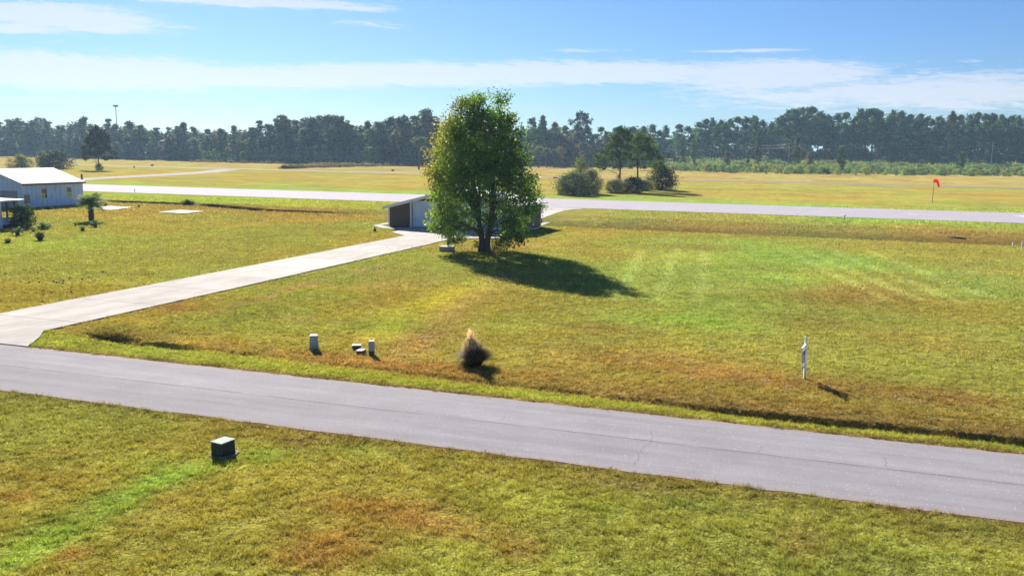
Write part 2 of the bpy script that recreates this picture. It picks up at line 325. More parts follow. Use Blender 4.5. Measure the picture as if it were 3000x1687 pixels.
# turf colour: zones across the field plus patches, all in ground coordinates
PATCH=[]
def patch(px,py,rx,ry,col,w=.8):
    u,v=guv(px,py); ua=guv(px,py-ry)[0]; ub=guv(px,py+ry)[0]; va=guv(px-rx,py)[1]; vb=guv(px+rx,py)[1]
    PATCH.append((u,v,max(.4,abs(ua-ub)/2),max(.4,abs(va-vb)/2),T(*col),w))
GRN=(146,176,50); YGR=(166,170,46); OCH=(168,150,52); BRN=(152,118,60); RST=(168,122,56); TAN=(182,152,84); OLV=(118,120,44); DKB=(110,82,46)
for p in [(80,720,220,40,YGR,.7),(30,690,90,25,GRN,.8),(300,760,300,30,(168,150,44),.5),(100,860,200,40,(150,150,46),.6),(900,620,200,16,(160,120,48),.6),(700,740,260,40,(166,136,46),.5),(1000,700,100,20,(150,150,42),.5),
    (330,960,60,12,OLV,.8),(520,900,60,14,(150,112,62),.9),(640,1000,90,20,(178,148,44),.6),(470,1020,120,12,GRN,.5),(850,935,70,12,TAN,.8),(800,960,250,30,OCH,.5),
    (1080,790,140,22,(168,138,66),.6),(1180,820,100,30,(164,132,60),.6),(1000,770,120,16,(150,158,52),.6),(880,860,160,12,(150,156,50),.7),
    (1500,720,110,22,(196,160,70),.9),(1330,722,60,14,(176,146,66),.8),(1470,748,120,12,(138,158,46),.5),(1700,690,130,22,(186,158,62),.6),
    (1700,800,120,30,(150,156,58),.5),(2150,740,220,30,(154,176,58),.8),(2500,760,180,26,(152,172,62),.8),(2350,820,160,20,(154,174,58),.7),(2620,850,160,26,(148,166,62),.7),
    (2000,945,150,22,(150,180,56),.9),(1800,930,90,22,(142,178,64),.6),(2560,855,140,20,(152,116,60),.75),(2450,880,150,24,(150,120,58),.7),(2400,940,130,24,(154,124,56),.6),(1760,960,90,14,(150,122,62),.6),
    (2050,725,110,10,(146,122,64),.7),(2700,920,160,30,(158,156,60),.5),(2850,800,140,30,(148,162,70),.6),(2750,1000,220,30,(160,142,58),.5),(1500,940,120,30,(150,170,60),.6),
    (1900,1060,300,30,(168,138,64),.85),(2300,1120,300,24,(166,130,66),.85),(2700,1160,260,30,(160,120,64),.9),(1300,1080,160,20,(164,126,58),.8),(1000,1050,200,14,(158,120,54),.7),(1620,1090,120,18,(160,128,60),.6),
    (2000,1130,140,16,(150,128,54),.6),(1060,990,60,10,(178,146,72),.7),(1250,990,60,40,(168,134,66),.75),
    (970,1600,150,60,RST,.7),(900,1640,90,30,(150,110,52),.6),(1180,1500,180,40,(164,118,52),.6),(1300,1540,160,30,(168,128,58),.6),(1520,1600,80,40,(160,116,52),.6),(1000,1480,100,30,(160,124,48),.5),
    (150,1330,170,50,(166,140,44),.6),(120,1390,160,30,(172,138,48),.6),(40,1450,80,20,(168,128,50),.7),(330,1280,140,30,(158,140,46),.5),(430,1450,130,26,(168,134,44),.6),(200,1620,60,12,(170,116,52),.7),
    (880,1290,100,18,(126,104,62),.8),(1000,1275,100,10,(120,106,60),.7),(760,1330,90,26,(138,182,50),.85),(640,1350,60,16,(138,176,48),.8),(500,1360,120,26,(150,178,52),.7),(1050,1320,120,20,(144,168,50),.6),
    (1700,1480,260,40,(150,164,50),.6),(1400,1430,120,30,(160,168,54),.5),(2100,1580,200,40,(144,152,52),.5),(2350,1590,90,50,(158,122,56),.7),(2600,1650,200,40,(132,126,60),.5),(2450,1430,160,30,(134,148,50),.6),
    (2000,1470,120,20,(124,146,58),.6),(1850,1420,140,14,(138,124,70),.7),(2000,1640,260,30,(164,150,58),.5),(2900,1560,160,30,(118,132,56),.7),(2750,1560,120,20,(140,130,60),.5),(1930,1330,90,10,(132,118,70),.5),
    (1700,645,80,8,(176,150,66),.7),(650,602,100,6,(96,74,40),.6)]: patch(*p)
def strip(pts,wid,col,w):
    for (x0,y0),(x1,y1) in zip(pts[:-1],pts[1:]):
        a=guv(x0,y0); b=guv(x1,y1); n=max(1,int(math.hypot(a[0]-b[0],a[1]-b[1])/(wid*.8)))
        for i in range(n+1):
            f=i/n; PATCH.append((a[0]+(b[0]-a[0])*f,a[1]+(b[1]-a[1])*f,wid,wid,T(*col),w))
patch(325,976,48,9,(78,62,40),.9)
strip([(0,1660),(180,1560),(350,1470),(480,1400),(600,1370)],.55,(142,182,56),.6)
strip([(0,1600),(150,1520),(330,1440)],.35,(118,150,48),.35)
strip([(620,915),(800,862),(960,815)],.45,(170,140,82),.5); strip([(1040,800),(1150,775)],.35,(164,140,82),.5)
strip([(1500,800),(1380,860),(1280,930),(1230,985),(1215,1030)],1.1,(174,152,84),.4)
strip([(1400,830),(1250,890),(1160,950),(1100,990)],1.3,(180,182,46),.5)
for q in ([(2300,735),(2420,790),(2600,880)],[(2360,735),(2500,795),(2700,880)],[(2440,735),(2600,800),(2820,890)],[(2540,735),(2700,795),(2930,880)],[(1980,730),(1960,800),(1930,880)],[(2060,735),(2060,800),(2050,880)],[(1880,735),(1850,800),(1800,880)]): strip(q,.42,(180,186,92),.30)
PATCH_A=np.array([(p[0],p[1],p[2],p[3],*p[4],p[5]*.85) for p in PATCH])
def turf_color(x,y):
    x=np.asarray(x,float); y=np.asarray(y,float); u,v=toUV(x,y)
    n=fbm(x,y,14.,4,21); n2=fbm(x,y,4.,4,31); n3=fbm(x,y,1.1,3,41)
    def L(a,b,t): return a*(1-t)[:,None]+b*t[:,None]
    c=np.tile(T(158,150,50),(len(u),1))
    left=1-sstep(v,-58,-46)
    c=L(c,np.tile(T(160,148,50),(len(u),1)),left*(u>33))
    c=L(c,np.tile(T(156,158,60),(len(u),1)),(1-left)*sstep(v,-30,-10)*(u>37))
    c=L(c,np.tile(T(156,157,54),(len(u),1)),(u<26.5)*1.)
    # beyond the lawns
    zs=[(117,131,(152,136,62)),(131,150,(162,158,62)),(175,196,(160,180,66)),(196,300,(180,164,62)),(300,324,(176,160,62)),(324,600,(186,160,84))]
    for a,b,k in zs:
        kk=T(*k); m=sstep(u,a-1.5,a+2)*(1-sstep(u,b-1.5,b+2)); c=L(c,np.tile(kk,(len(u),1)),m)
    m=sstep(u,124,131)*(1-sstep(u,146,150))*(1-sstep(v,-62,-50)); c=L(c,np.tile(T(160,176,44),(len(u),1)),m)
    m=sstep(u,136,143)*(1-sstep(u,150,152))*sstep(v,-16,5); c=L(c,np.tile(T(152,178,60),(len(u),1)),m)
    m=sstep(u,105,110)*(1-sstep(u,119,124))*(1-sstep(v,-60,-50)); c=L(c,np.tile(T(158,142,54),(len(u),1)),m*.4)
    # wet brown swale floor on the right
    fl=far_line(v); m=sstep(u,fl-2.,fl+.5)*(1-sstep(u,fl+4.,fl+8.5))*sstep(v,-46,-36); c=L(c,np.tile(T(132,112,60),(len(u),1)),m*(.55+.45*sstep(n2,.35,.6)))
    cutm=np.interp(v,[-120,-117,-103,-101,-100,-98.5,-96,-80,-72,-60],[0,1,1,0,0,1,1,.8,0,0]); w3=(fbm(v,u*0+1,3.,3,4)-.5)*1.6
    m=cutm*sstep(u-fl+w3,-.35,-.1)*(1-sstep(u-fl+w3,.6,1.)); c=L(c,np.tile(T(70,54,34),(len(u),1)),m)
    # long grass streaks far out
    st=fbm(v*.09,u*.35,1.,4,61); m=sstep(u,178,200)*sstep(st,.48,.66); c=L(c,np.tile(T(164,132,58),(len(u),1)),m*.55)
    m=sstep(u,178,200)*sstep(1-st,.50,.66); c=L(c,np.tile(T(182,184,66),(len(u),1)),m*.5)
    # roadside verge and ditch bank
    nl=near_line(v); m=sstep(u,32.2,32.9)*(1-sstep(u,nl-.55,nl-.15)); c=L(c,np.tile(T(150,166,44),(len(u),1)),m*.95)
    m=sstep(u,nl-.1,nl+.1)*(1-sstep(u,nl+.7,nl+3.2))*drive_mask(v,u); c=L(c,np.tile(T(142,122,62),(len(u),1)),m*(.45+.45*sstep(v,-22,0)))
    e=np.minimum(np.abs(u-U_RN),np.abs(u-U_RF)); m=(1-sstep(e+(n3-.5)*.6,.10,.65)); c=L(c,np.tile(T(126,108,62),(len(u),1)),m*.8)
    m=(1-sstep(U_RN-u,.5,3.))*(u<26.1)*sstep(n2,.3,.6); c=L(c,np.tile(T(122,118,52),(len(u),1)),m*.6)
    near=(u<140)
    idx=np.where(near)[0]; uu=u[idx]; vv=v[idx]; jit=(n2[idx]-.5)*1.2+(n3[idx]-.5)*.5; cc=c[idx]
    for k in range(0,len(PATCH_A)):
        pu,pv,su,sv,r,g,b,w=PATCH_A[k]; d=((uu-pu)/su)**2+((vv-pv)/sv)**2
        s=d<5
        if not s.any(): continue
        f=np.exp(-d[s]*.9)*(1+jit[s]); f=np.clip(f*1.25,0,1)*w; cc[s]=cc[s]*(1-f)[:,None]+np.array([r,g,b])*f[:,None]
    c[idx]=cc
    c=c*(.80+.40*n3)[:,None]*(.84+.32*n2)[:,None]
    g=sstep(n,.48,.66); c=c*(1-g[:,None]*np.array([.14,-.02,.0])); bq=sstep(1-n,.48,.66); c=c*(1+bq[:,None]*np.array([.06,-.06,-.06]))
    return np.clip(c,0,1)
def axis(segs):
    out=[segs[0][0]]
    for a,b,s in segs:
        n=max(1,int(round((b-a)/s))); out+=list(np.linspace(a,b,n+1)[1:])
    return np.array(out)
ua=axis([(-400,-60,60),(-60,8,6),(8,25,.30),(25,33,.5),(33,38.5,.11),(38.5,60,.4),(60,108,.7),(108,117,.5),(117,129,.17),(129,131,.4),(131,180,1.5),(180,340,4),(340,600,10),(600,1200,60),(1200,6000,800)])
va=axis([(-5200,-1200,500),(-1200,-450,50),(-450,-150,6),(-150,-60,1.),(-60,-40,.5),(-40,15,.30),(15,45,.6),(45,150,5),(150,600,30),(600,5200,500)])
UU,VV=np.meshgrid(ua,va,indexing='ij'); X=UU*EU[0]+VV*EV[0]; Y=UU*EU[1]+VV*EV[1]; xf=X.ravel(); yf=Y.ravel(); zf=terrain(xf,yf)
nu,nv=len(ua),len(va); ii,jj=np.meshgrid(np.arange(nu-1),np.arange(nv-1),indexing='ij'); k=(ii*nv+jj).ravel()
GF=np.stack([k,k+nv,k+nv+1,k+1],1)[:,::-1]
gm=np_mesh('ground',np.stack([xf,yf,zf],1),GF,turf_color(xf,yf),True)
tag(obj('ground',gm,MAT['turf']),kind='structure')
def sheet(name,pts,z,mat,kind='structure',jag=0.,step=.5,thick=.06):
    """flat slab with the given outline (world xy); jag roughens its edge"""
    out=[]
    for i in range(len(pts)):
        a=np.array(pts[i][:2]); b=np.array(pts[(i+1)%len(pts)][:2]); L=np.linalg.norm(b-a); n=max(1,int(L/step)) if jag and L<400 else 1
        nn=np.array([-(b-a)[1],(b-a)[0]])/max(L,1e-6)
        for q in range(n):
            p=a+(b-a)*q/n
            if jag and q: p=p+nn*(fbm(np.array([p[0]]),np.array([p[1]]),.8,3,77)[0]-.5)*2*jag
            out.append((p[0],p[1]))
    ar=sum(out[i][0]*out[(i+1)%len(out)][1]-out[(i+1)%len(out)][0]*out[i][1] for i in range(len(out)))
    if ar<0: out=out[::-1]
    o=MB().prism(out,z-thick,z).build(name,mat); return tag(o,kind=kind)
def uvp(l): return [uvw(u,v)[:2] for u,v in l]
sheet('road',uvp([(U_RN,-110),(U_RN,60),(U_RF,60),(U_RF,-110)]),.010,MAT['road'],jag=.10,step=.25)
# driveway with flared mouth, forecourt and side path
g=lambda x,y:tuple(G(x,y)[:2])
dl=guv(1186,691)[1]; 
drv=[uvw(U_RF+.02,guv(0,919.6)[1]-3.2)[:2],uvw(U_RF+.02,guv(92,1014)[1])[:2],g(115,990),g(128,971),g(750,831.5),g(1254,717),g(1300,706),g(1350,700.5),g(1420,698),uvw(92.6,-33.5)[:2],uvw(100.55,-33.5)[:2],uvw(100.55,-50.1)[:2],g(1168,676),g(1147,681),g(1186,691),g(750,776.5),g(0,919.6),uvw(35,guv(0,919.6)[1]-.9)[:2]]
sheet('driveway',drv,.05,MAT['conc'],jag=.035,step=.35)
sheet('path',[g(1091,661),g(1138,652.5),g(1138,657.5),g(1117,660.8),g(1141,666.4),g(1199,671.0),g(1163,672.6),g(1122,669.4)],.045,MAT['conc'])
sheet('apron',[g(1712,611.2),g(1655,617),g(1620,628),g(1586,641),uvw(111.2,-35.2)[:2],uvw(111.2,-49)[:2],uvw(149.2,-50)[:2]],.03,MAT['conc'])
sheet('path',[g(1580,656),g(1596,651.5),g(1613,652),g(1588,661)],.035,MAT['conc'])
sheet('runway',uvp([(149,-1400),(149,420),(175.6,420),(175.6,-1400)]),.034,MAT['runway'])
def band(px,w,far=1):  # taxiway along measured points
    P=[guv(*q) for q in px]; return P
tw=[(341,-900),(335,-300),(331.5,-223.4),(325,-169),(321,-84),(318,-20),(316,28),(313,300)]
sheet('taxiway',uvp([(a-4.5,b) for a,b in tw]+[(a+4.5,b) for a,b in tw[::-1]]),.03,MAT['taxi'])
tw2=[(176,-186),(201.6,-198),(250,-209),(281.5,-219),(322,-238)]
sheet('taxiway',uvp([(a,b-5) for a,b in tw2]+[(a,b+5) for a,b in tw2[::-1]]),.026,MAT['taxi'])
tip=guv(2968,633.5)
ua_=tip[0]; va_=tip[1]
sheet('runway_marking',uvp([(ua_,va_),(ua_-4.2,va_+7.5),(ua_-1.0,va_+6.2),(ua_-1.0,va_+36),(ua_+1.0,va_+36),(ua_+1.0,va_+6.2),(ua_+4.2,va_+7.5)]),.042,MAT['white'],thick=.006)
for a,b in ((guv(498,549)[1],guv(550,551)[1]),(guv(2655,624.6)[1],guv(2683,625.4)[1])):
    sheet('runway_marking',uvp([(162,a),(162,b),(162.3,b),(162.3,a)]),.042,MAT['white'],thick=.006)
for nm,q in (('near the palm',[(252,611.3),(322,604.8),(391,609.0),(325,617.3)]),('out on the lawn',[(462,623.2),(525,616.2),(600,620.6),(540,627.4)])):
    o=sheet('concrete_slab',[g(*p) for p in q],.10,MAT['slab'],kind=None,thick=.14)
    tag(o,'white concrete slab lying on the lawn '+('just behind the thick-trunked palm' if 'palm' in nm else 'alone, right of the palm and its slab'),'slab','concrete slabs on the left lawn')

# ------------------------------------------------------------------ grass blades
def inpoly(x,y,poly):
    r=np.zeros(len(x),bool); n=len(poly)
    for i in range(n):
        x0,y0=poly[i]; x1,y1=poly[(i+1)%n]; c=((y0>y)!=(y1>y)); xi=(x1-x0)*(y-y0)/((y1-y0) if y1!=y0 else 1e-9)+x0; r^=c&(x<xi)
    return r
def grass():
    Vs=[];Cs=[]
    for y0,y1,dens,h0,h1,w0,nb in ((16,26,520,.035,.085,.016,3),(26,40,330,.035,.085,.022,3),(40,62,120,.04,.09,.035,3),(62,112,28,.05,.10,.07,2),(112,170,7,.07,.13,.14,2)):
        hw=.6*y1+2; n=int(dens*2*hw*(y1-y0)); x=RNG.uniform(-hw,hw,n); y=RNG.uniform(y0,y1,n)
        k=np.abs(x)<.6*y+1.5; x=x[k]; y=y[k]; u,v=toUV(x,y)
        cl=fbm(x,y,.45,3,91); k=(RNG.random(len(x))<.18+1.7*(cl-.25))
        k&=~((u>U_RN-.02+.35*(fbm(x,y,.5,2,5)-.55))&(u<U_RF-.35*(fbm(x,y,.5,2,6)-.55)))
        k&=~inpoly(x,y,drv); k&=~((u>99)&(u<149)&(v>-53)&(v<-33)); k&=~((u>148.5)&(u<176)); x=x[k];y=y[k]
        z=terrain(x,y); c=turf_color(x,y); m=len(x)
        hc=sstep(fbm(x,y,.20 if y1<45 else .4,2,93),.30,.70); c=c*(RNG.uniform(.60,1.55,m)*(.80+.5*hc))[:,None]*np.array([1.06,1.03,.95]); dry=RNG.random(m)<.07; c[dry]=c[dry]*.5+T(214,200,140)*.75
        for b in range(nb):
            a=RNG.uniform(0,2*math.pi,m); h=RNG.uniform(h0,h1,m)*(.45+1.55*hc); w=w0*RNG.uniform(.6,1.3,m); la=RNG.uniform(0,2*math.pi,m); ln=h*RNG.uniform(.3,1.3,m)
            ox=RNG.normal(0,w0*1.5,m); oy=RNG.normal(0,w0*1.5,m)
            p=np.stack([x+ox,y+oy,z-.005],1); s=np.stack([np.cos(a)*w/2,np.sin(a)*w/2,np.zeros(m)],1)
            t=p+np.stack([np.cos(la)*ln,np.sin(la)*ln,h],1)
            Vs.append(np.stack([p-s,p+s,t],1).reshape(-1,3)); Cs.append(np.repeat(c,3,0))
    V=np.concatenate(Vs); c=np.concatenate(Cs); F=np.arange(len(V)).reshape(-1,3)
    o=obj('grass',np_mesh('grass',V,F,c),MAT['grass']); tag(o,'short patchy green and brown lawn grass','grass',kind='stuff')
grass()

# ------------------------------------------------------------------ foliage builders
def quads(P,size,normal=None,asp=1.,rng=RNG,flat=0.):
    """leaf quads centred on P; returns vertices"""
    n=len(P); size=np.broadcast_to(size,(n,)); d=rng.normal(size=(n,3)); d/=np.linalg.norm(d,axis=1)[:,None]
    if normal is not None: d=d*flat+normal*(1-flat); d/=np.linalg.norm(d,axis=1)[:,None]+1e-9
    a=rng.normal(size=(n,3)); a-=d*(a*d).sum(1)[:,None]; a/=np.linalg.norm(a,axis=1)[:,None]+1e-9; b=np.cross(d,a)
    a=a*(size/2)[:,None]*asp; b=b*(size/2)[:,None]/asp
    return np.stack([P-a,P-b*.8,P+a,P+b*.8],1).reshape(-1,3)
def leafmesh(name,P,size,C_,asp=1.,normal=None,flat=.5):
    V=quads(P,size,normal,asp,flat=flat); return np_mesh(name,V,np.arange(len(V)).reshape(-1,4),np.repeat(C_,4,0))
# ---- the large shade tree
def big_tree():
    base=G(1420,738); bz=float(terrain(base[0],base[1])); root=empty('shade_tree',(base[0],base[1],bz))
    tag(root,'large shade tree with twin dark trunks and orange-tinted upper left, before the garage','tree')
    k=.0326
    prof=[(716,1462,1528),(706,1300,1542),(690,1288,1548),(676,1262,1556),(660,1232,1566),(640,1226,1576),(626,1232,1582),(612,1262,1592),(590,1252,1594),(560,1244,1586),(530,1234,1580),(500,1226,1574),(470,1234,1566),(450,1240,1560),(425,1256,1552),(400,1270,1540),(370,1290,1524),(345,1302,1508),(325,1318,1496),(305,1338,1488),(290,1420,1476),(280,1430,1465)]
    zs=np.array([(738-y)*k for y,_,_ in prof]); Ls=np.array([(a-1420)*k for _,a,_ in prof]); Rs=np.array([(b-1420)*k for _,_,b in prof])
    rng=np.random.default_rng(5)
    N=1250; z=rng.uniform(zs[0],zs[-1],N*4); L=np.interp(z,zs,Ls); R=np.interp(z,zs,Rs); keep=rng.random(N*4)<(R-L)/12.; z=z[keep][:N]; L=L[keep][:N]; R=R[keep][:N]; N=len(z)
    th=rng.uniform(0,2*math.pi,N); rho=rng.uniform(0,1,N)**.42*.97; hw=(R-L)/2; cx=(R+L)/2
    bump=1-.16*fbm(th*2.2+50,z*.55,1.,3,8)
    x=cx+hw*rho*np.cos(th)*bump; y=hw*.95*rho*np.sin(th)*bump
    # hollow between the two leaders near the top, open vase low inside
    gap=(np.abs(x-(.35))<.45)&(z>13.2); ok=~gap&~((z<6.6)&(rho<.66)&(rng.random(N)<.82))&~((z>10.2)&(z<12.6)&(np.abs(x+.2)<.5)&(rng.random(N)<.5))&~((z<2.5)&(np.abs(x)<1.45+.3*rng.random(N))); x,y,z,rho,th=[q[ok] for q in (x,y,z,rho,th)]; N=len(x)
    per=rng.integers(30,80,N); idx=np.repeat(np.arange(N),per); n=len(idx); sp=np.where(z[idx]<3.5,.30,.38)
    P=np.stack([x[idx],y[idx],z[idx]],1)+rng.normal(size=(n,3))*np.stack([sp,sp,sp*.75],1)
    P[:,2]=np.maximum(P[:,2],.5)
    # leaf colours: autumn tints upper left and left rim, backlight glow painted in leftwards
    aut=sstep(-P[:,0]*.19+P[:,2]*.075-.85,.25,1.1)*(P[:,0]<.6)
    aut=np.clip(aut*(.5+fbm(P[:,0]+9,P[:,2],1.6,3,4)),0,1)
    g1=np.array([.070,.150,.055]); g2=np.array([.20,.29,.06]); o1=np.array([.27,.24,.04]); o2=np.array([.30,.16,.05])
    f=rng.random(n)*(1-.4*sstep(-P[:,0],2.8,5.2)); cc=np.clip(fbm(idx*1.7,idx*.3,1.,1,3)*1.1-.1,0,1); c=g1*(1-cc)[:,None]+g2*cc[:,None]
    lf=sstep(-P[:,0],.5,6.)*.5; c=c*(1-lf)[:,None]+np.array([.22,.25,.04])*lf[:,None]
    mixo=np.where((f<.35)[:,None],o2,o1); c=c*(1-aut)[:,None]+mixo*aut[:,None]; c*=(rng.uniform(.8,1.2,n)*np.random.default_rng(3).uniform(.5,1.5,N)[idx])[:,None]
    red=(np.hypot(P[:,0]-.1,P[:,2]-11.6)<.22)|(np.hypot(P[:,0]+.75,P[:,2]-12.7)<.14); c[red&(P[:,1]<-1)]=np.array([.36,.14,.12])
    nrm=np.tile(np.array([0,0,1.]),(n,1)); obj('crown',leafmesh('crown',P,rng.uniform(.14,.26,n),c,1.25,nrm,.65),MAT['leaf'],root)
    # limbs
    mb=MB(); rr=random.Random(3)
    def limb(p0,p1,r0,r1,n=7,sag=.12,wob=.1):
        p0=Vector(p0);p1=Vector(p1);d=p1-p0; pts=[];
        for i in range(n):
            t=i/(n-1); q=p0+Vector((d.x*t**1.25,d.y*t**1.25,d.z*(t**.85))); q+=Vector((rr.uniform(-wob,wob),rr.uniform(-wob,wob),0))*(1 if 0<i<n-1 else 0); pts.append(q)
        mb.tube(pts,[r0+(r1-r0)*(i/(n-1))**.8 for i in range(n)],7); return pts
    for sx,tx in ((-.30,-1.0),(.28,.55)):
        mb.tube([(sx*.9,0,-.15),(sx*.9,0,.1),(sx*.85,0,.8),(sx*1.05,.0,1.7),(sx*1.7,.05,2.6),(tx*.9+sx,.1,5.)],[.50,.36,.29,.26,.22,.15],12)
        tr=limb((tx*.9+sx,.1,5.),(tx*1.1,.1,13.),.17,.03,9)
    mb.tube([(0,0,-.1),(0,0,.35),(0,0,.9)],[.56,.36,.16],12)
    for i in range(64):
        j=rr.randrange(N); s=-1 if x[j]<0 else 1; zz=rr.uniform(1.2,4.2) if i<34 else rr.uniform(3.4,8); b=(s*.35*(1+zz*.18),rr.uniform(-.15,.15),zz)
        if z[j]<zz+.3: b=(s*.42,0,rr.uniform(1.2,1.9))
        q=limb(b,(x[j]*.96,y[j]*.96,z[j]),rr.uniform(.05,.10) if i<34 else .05,.015,8)
        for _ in range(2):
            m=q[rr.randrange(3,7)]; limb(m,m+Vector((rr.uniform(-1,1),rr.uniform(-1,1),rr.uniform(.3,1.2))),.025,.008,4,wob=.03)
    for w in ((-2.2,0,3.6),(2.8,-.6,2.4),(-5.6,-.3,3.4),(3.3,.3,1.6)): limb((math.copysign(.4,w[0]),0,1.9),w,.08,.015,8)
    mb.build('trunk',MAT['bark'],root,True)
    # sprouts at the foot
    n=800; P=np.stack([rng.normal(1.25,.42,n),rng.normal(.1,.45,n),np.abs(rng.normal(.75,.45,n))],1); P2=np.stack([rng.normal(-.75,.2,200),rng.normal(0,.3,200),rng.uniform(.3,1.1,200)],1); P=np.concatenate([P,P2]); 
    c=np.array([.06,.095,.03])*rng.uniform(.5,1.4,len(P))[:,None]
    r2=empty('shrub',(base[0],base[1],bz)); tag(r2,'low leafy sucker shrub growing round the foot of the large shade tree','shrub')
    obj('foliage',leafmesh('foliage',P,rng.uniform(.08,.16,len(P)),c,1.3),MAT['bush'],r2)
    mb=MB()
    for i in range(14):
        a=rr.uniform(0,6.28); mb.tube([(rr.uniform(.5,.9),rr.uniform(-.2,.2),0),(1.25+math.cos(a)*.6,math.sin(a)*.5,rr.uniform(.6,1.3))],[.02,.006],5)
    mb.build('stem',MAT['bark'],r2)
    # darker mulch ring
    ring=[(base[0]+math.cos(a)*1.6*(1+.15*math.sin(3*a)),base[1]-.1+math.sin(a)*1.7) for a in np.linspace(0,6.283,28)[:-1]]
    # fallen leaves
    n=1500; lx=base[0]+rng.normal(1.,4.,n); ly=base[1]+rng.normal(1.2,2.6,n); q=np.stack([lx,ly,terrain(lx,ly)+.09],1)
    cl=np.where((rng.random(n)<.5)[:,None],T(214,178,110),T(190,130,62)); 
    o=obj('fallen_leaves',leafmesh('fallen_leaves',q,rng.uniform(.09,.17,n),cl,1.,np.tile([0,0,1.],(n,1)),.4),MAT['bush']); tag(o,'dry tan leaves scattered on the lawn around the shade tree','leaves',kind='stuff')
big_tree()
# ---- pines, broadleaf trees, bushes as mesh variants (local metres)
def pine_mesh(h,bare,rad,nc,per,size,seed,kind='tall',col=(.050,.085,.055)):
    rng=np.random.default_rng(seed); rr=random.Random(seed); mb=MB(); lean=rng.normal(0,.02*h,2)
    def axis_pt(z): t=z/h; return np.array([lean[0]*t*t,lean[1]*t*t,z])
    r0=.012*h+.03; mb.tube([axis_pt(z) for z in np.linspace(-.1,h*.98,7)],[r0*(1-.85*i/6) for i in range(7)],7)
    cs=[]
    for i in range(nc):
        t=rng.uniform(0,1)**.8; z=h*(bare+(1-bare)*t)
        if kind=='tall': r=rad*math.sin(math.pi*min(1,(t*.85+.22)))**.7
        elif kind=='cone': r=rad*(1-t)**.8+.1
        else: r=rad*(1-.5*t)
        a=rng.uniform(0,6.283); q=r*rng.uniform(.25,1.); p=axis_pt(z)+np.array([math.cos(a)*q,math.sin(a)*q,0]); cs.append(p)
        if q>.3*r and i%2==0:
            s=axis_pt(max(h*bare*.9,z-q*.35)); mb.tube([s,(s+p)/2+np.array([0,0,-.04*q]),p],[.004*h+.01,.003*h,.01],4,False)
    # a few dead stubs below the crown
    for i in range(3):
        z=h*bare*rng.uniform(.6,1); a=rng.uniform(0,6.28); s=axis_pt(z); mb.tube([s,s+np.array([math.cos(a),math.sin(a),.15])*rad*.45],[.006*h*.5,.01],4,False)
    cs=np.array(cs); idx=np.repeat(np.arange(nc),per); n=len(idx); sc=rad*.17*rng.uniform(.7,1.4,nc)[idx]
    P=cs[idx]+rng.normal(size=(n,3))*np.stack([sc,sc,sc*.55],1)
    c=np.array(col)*rng.uniform(.6,1.4,nc)[idx][:,None]*rng.uniform(.8,1.2,n)[:,None]
    return leafmesh('crown',P,size*rng.uniform(.7,1.3,n),c,1.5),mb.mesh('trunk',True)
def broad_mesh(h,rad,nc,per,size,seed,col=(.07,.09,.05),low=.12,dome=1.):
    rng=np.random.default_rng(seed); mb=MB(); rr=random.Random(seed); cs=[]
    for i in range(nc):
        t=rng.uniform(0,1); z=h*(low+(1-low)*t)*.97; r=rad*(math.sin(math.pi*(.18+.80*t))**.6); a=rng.uniform(0,6.283); q=r*rng.uniform(0,1)**.45*(1-.25*fbm(np.array([a*1.7+seed]),np.array([z*.5]),1.,2,seed)[0])
        cs.append((math.cos(a)*q,math.sin(a)*q,z))
    for i in range(max(5,nc//12)):
        p=cs[rr.randrange(nc)]; mb.tube([(0,0,-.1),(p[0]*.25,p[1]*.25,p[2]*.4),(p[0]*.95,p[1]*.95,p[2])],[.018*h+.01,.012*h,.008],5,False)
    cs=np.array(cs); idx=np.repeat(np.arange(nc),per); n=len(idx); sc=rad*.14*rng.uniform(.7,1.4,nc)[idx]
    P=cs[idx]+rng.normal(size=(n,3))*sc[:,None]; P[:,2]=np.maximum(P[:,2],.03*h)
    c=np.array(col)*rng.uniform(.6,1.4,nc)[idx][:,None]*rng.uniform(.8,1.2,n)[:,None]
    return leafmesh('foliage',P,size*rng.uniform(.7,1.3,n),c,1.2),mb.mesh('stem',True)
def place(name,me,x,y,h,h0,label,cat,group=None,mat='pine',wx=1.,rz=None,pn=('crown','trunk'),bk='pbark'):
    s=h/h0; z=float(terrain(x,y)); r=empty(name,(x,y,z-.03),random.uniform(0,6.28) if rz is None else rz,(s*wx,s*wx,s)); tag(r,label,cat,group)
    if not me[0].materials: me[0].materials.append(MAT[mat])
    if not me[1].materials: me[1].materials.append(MAT[bk])
    obj(pn[0],me[0],None,r); obj(pn[1],me[1],None,r); return r
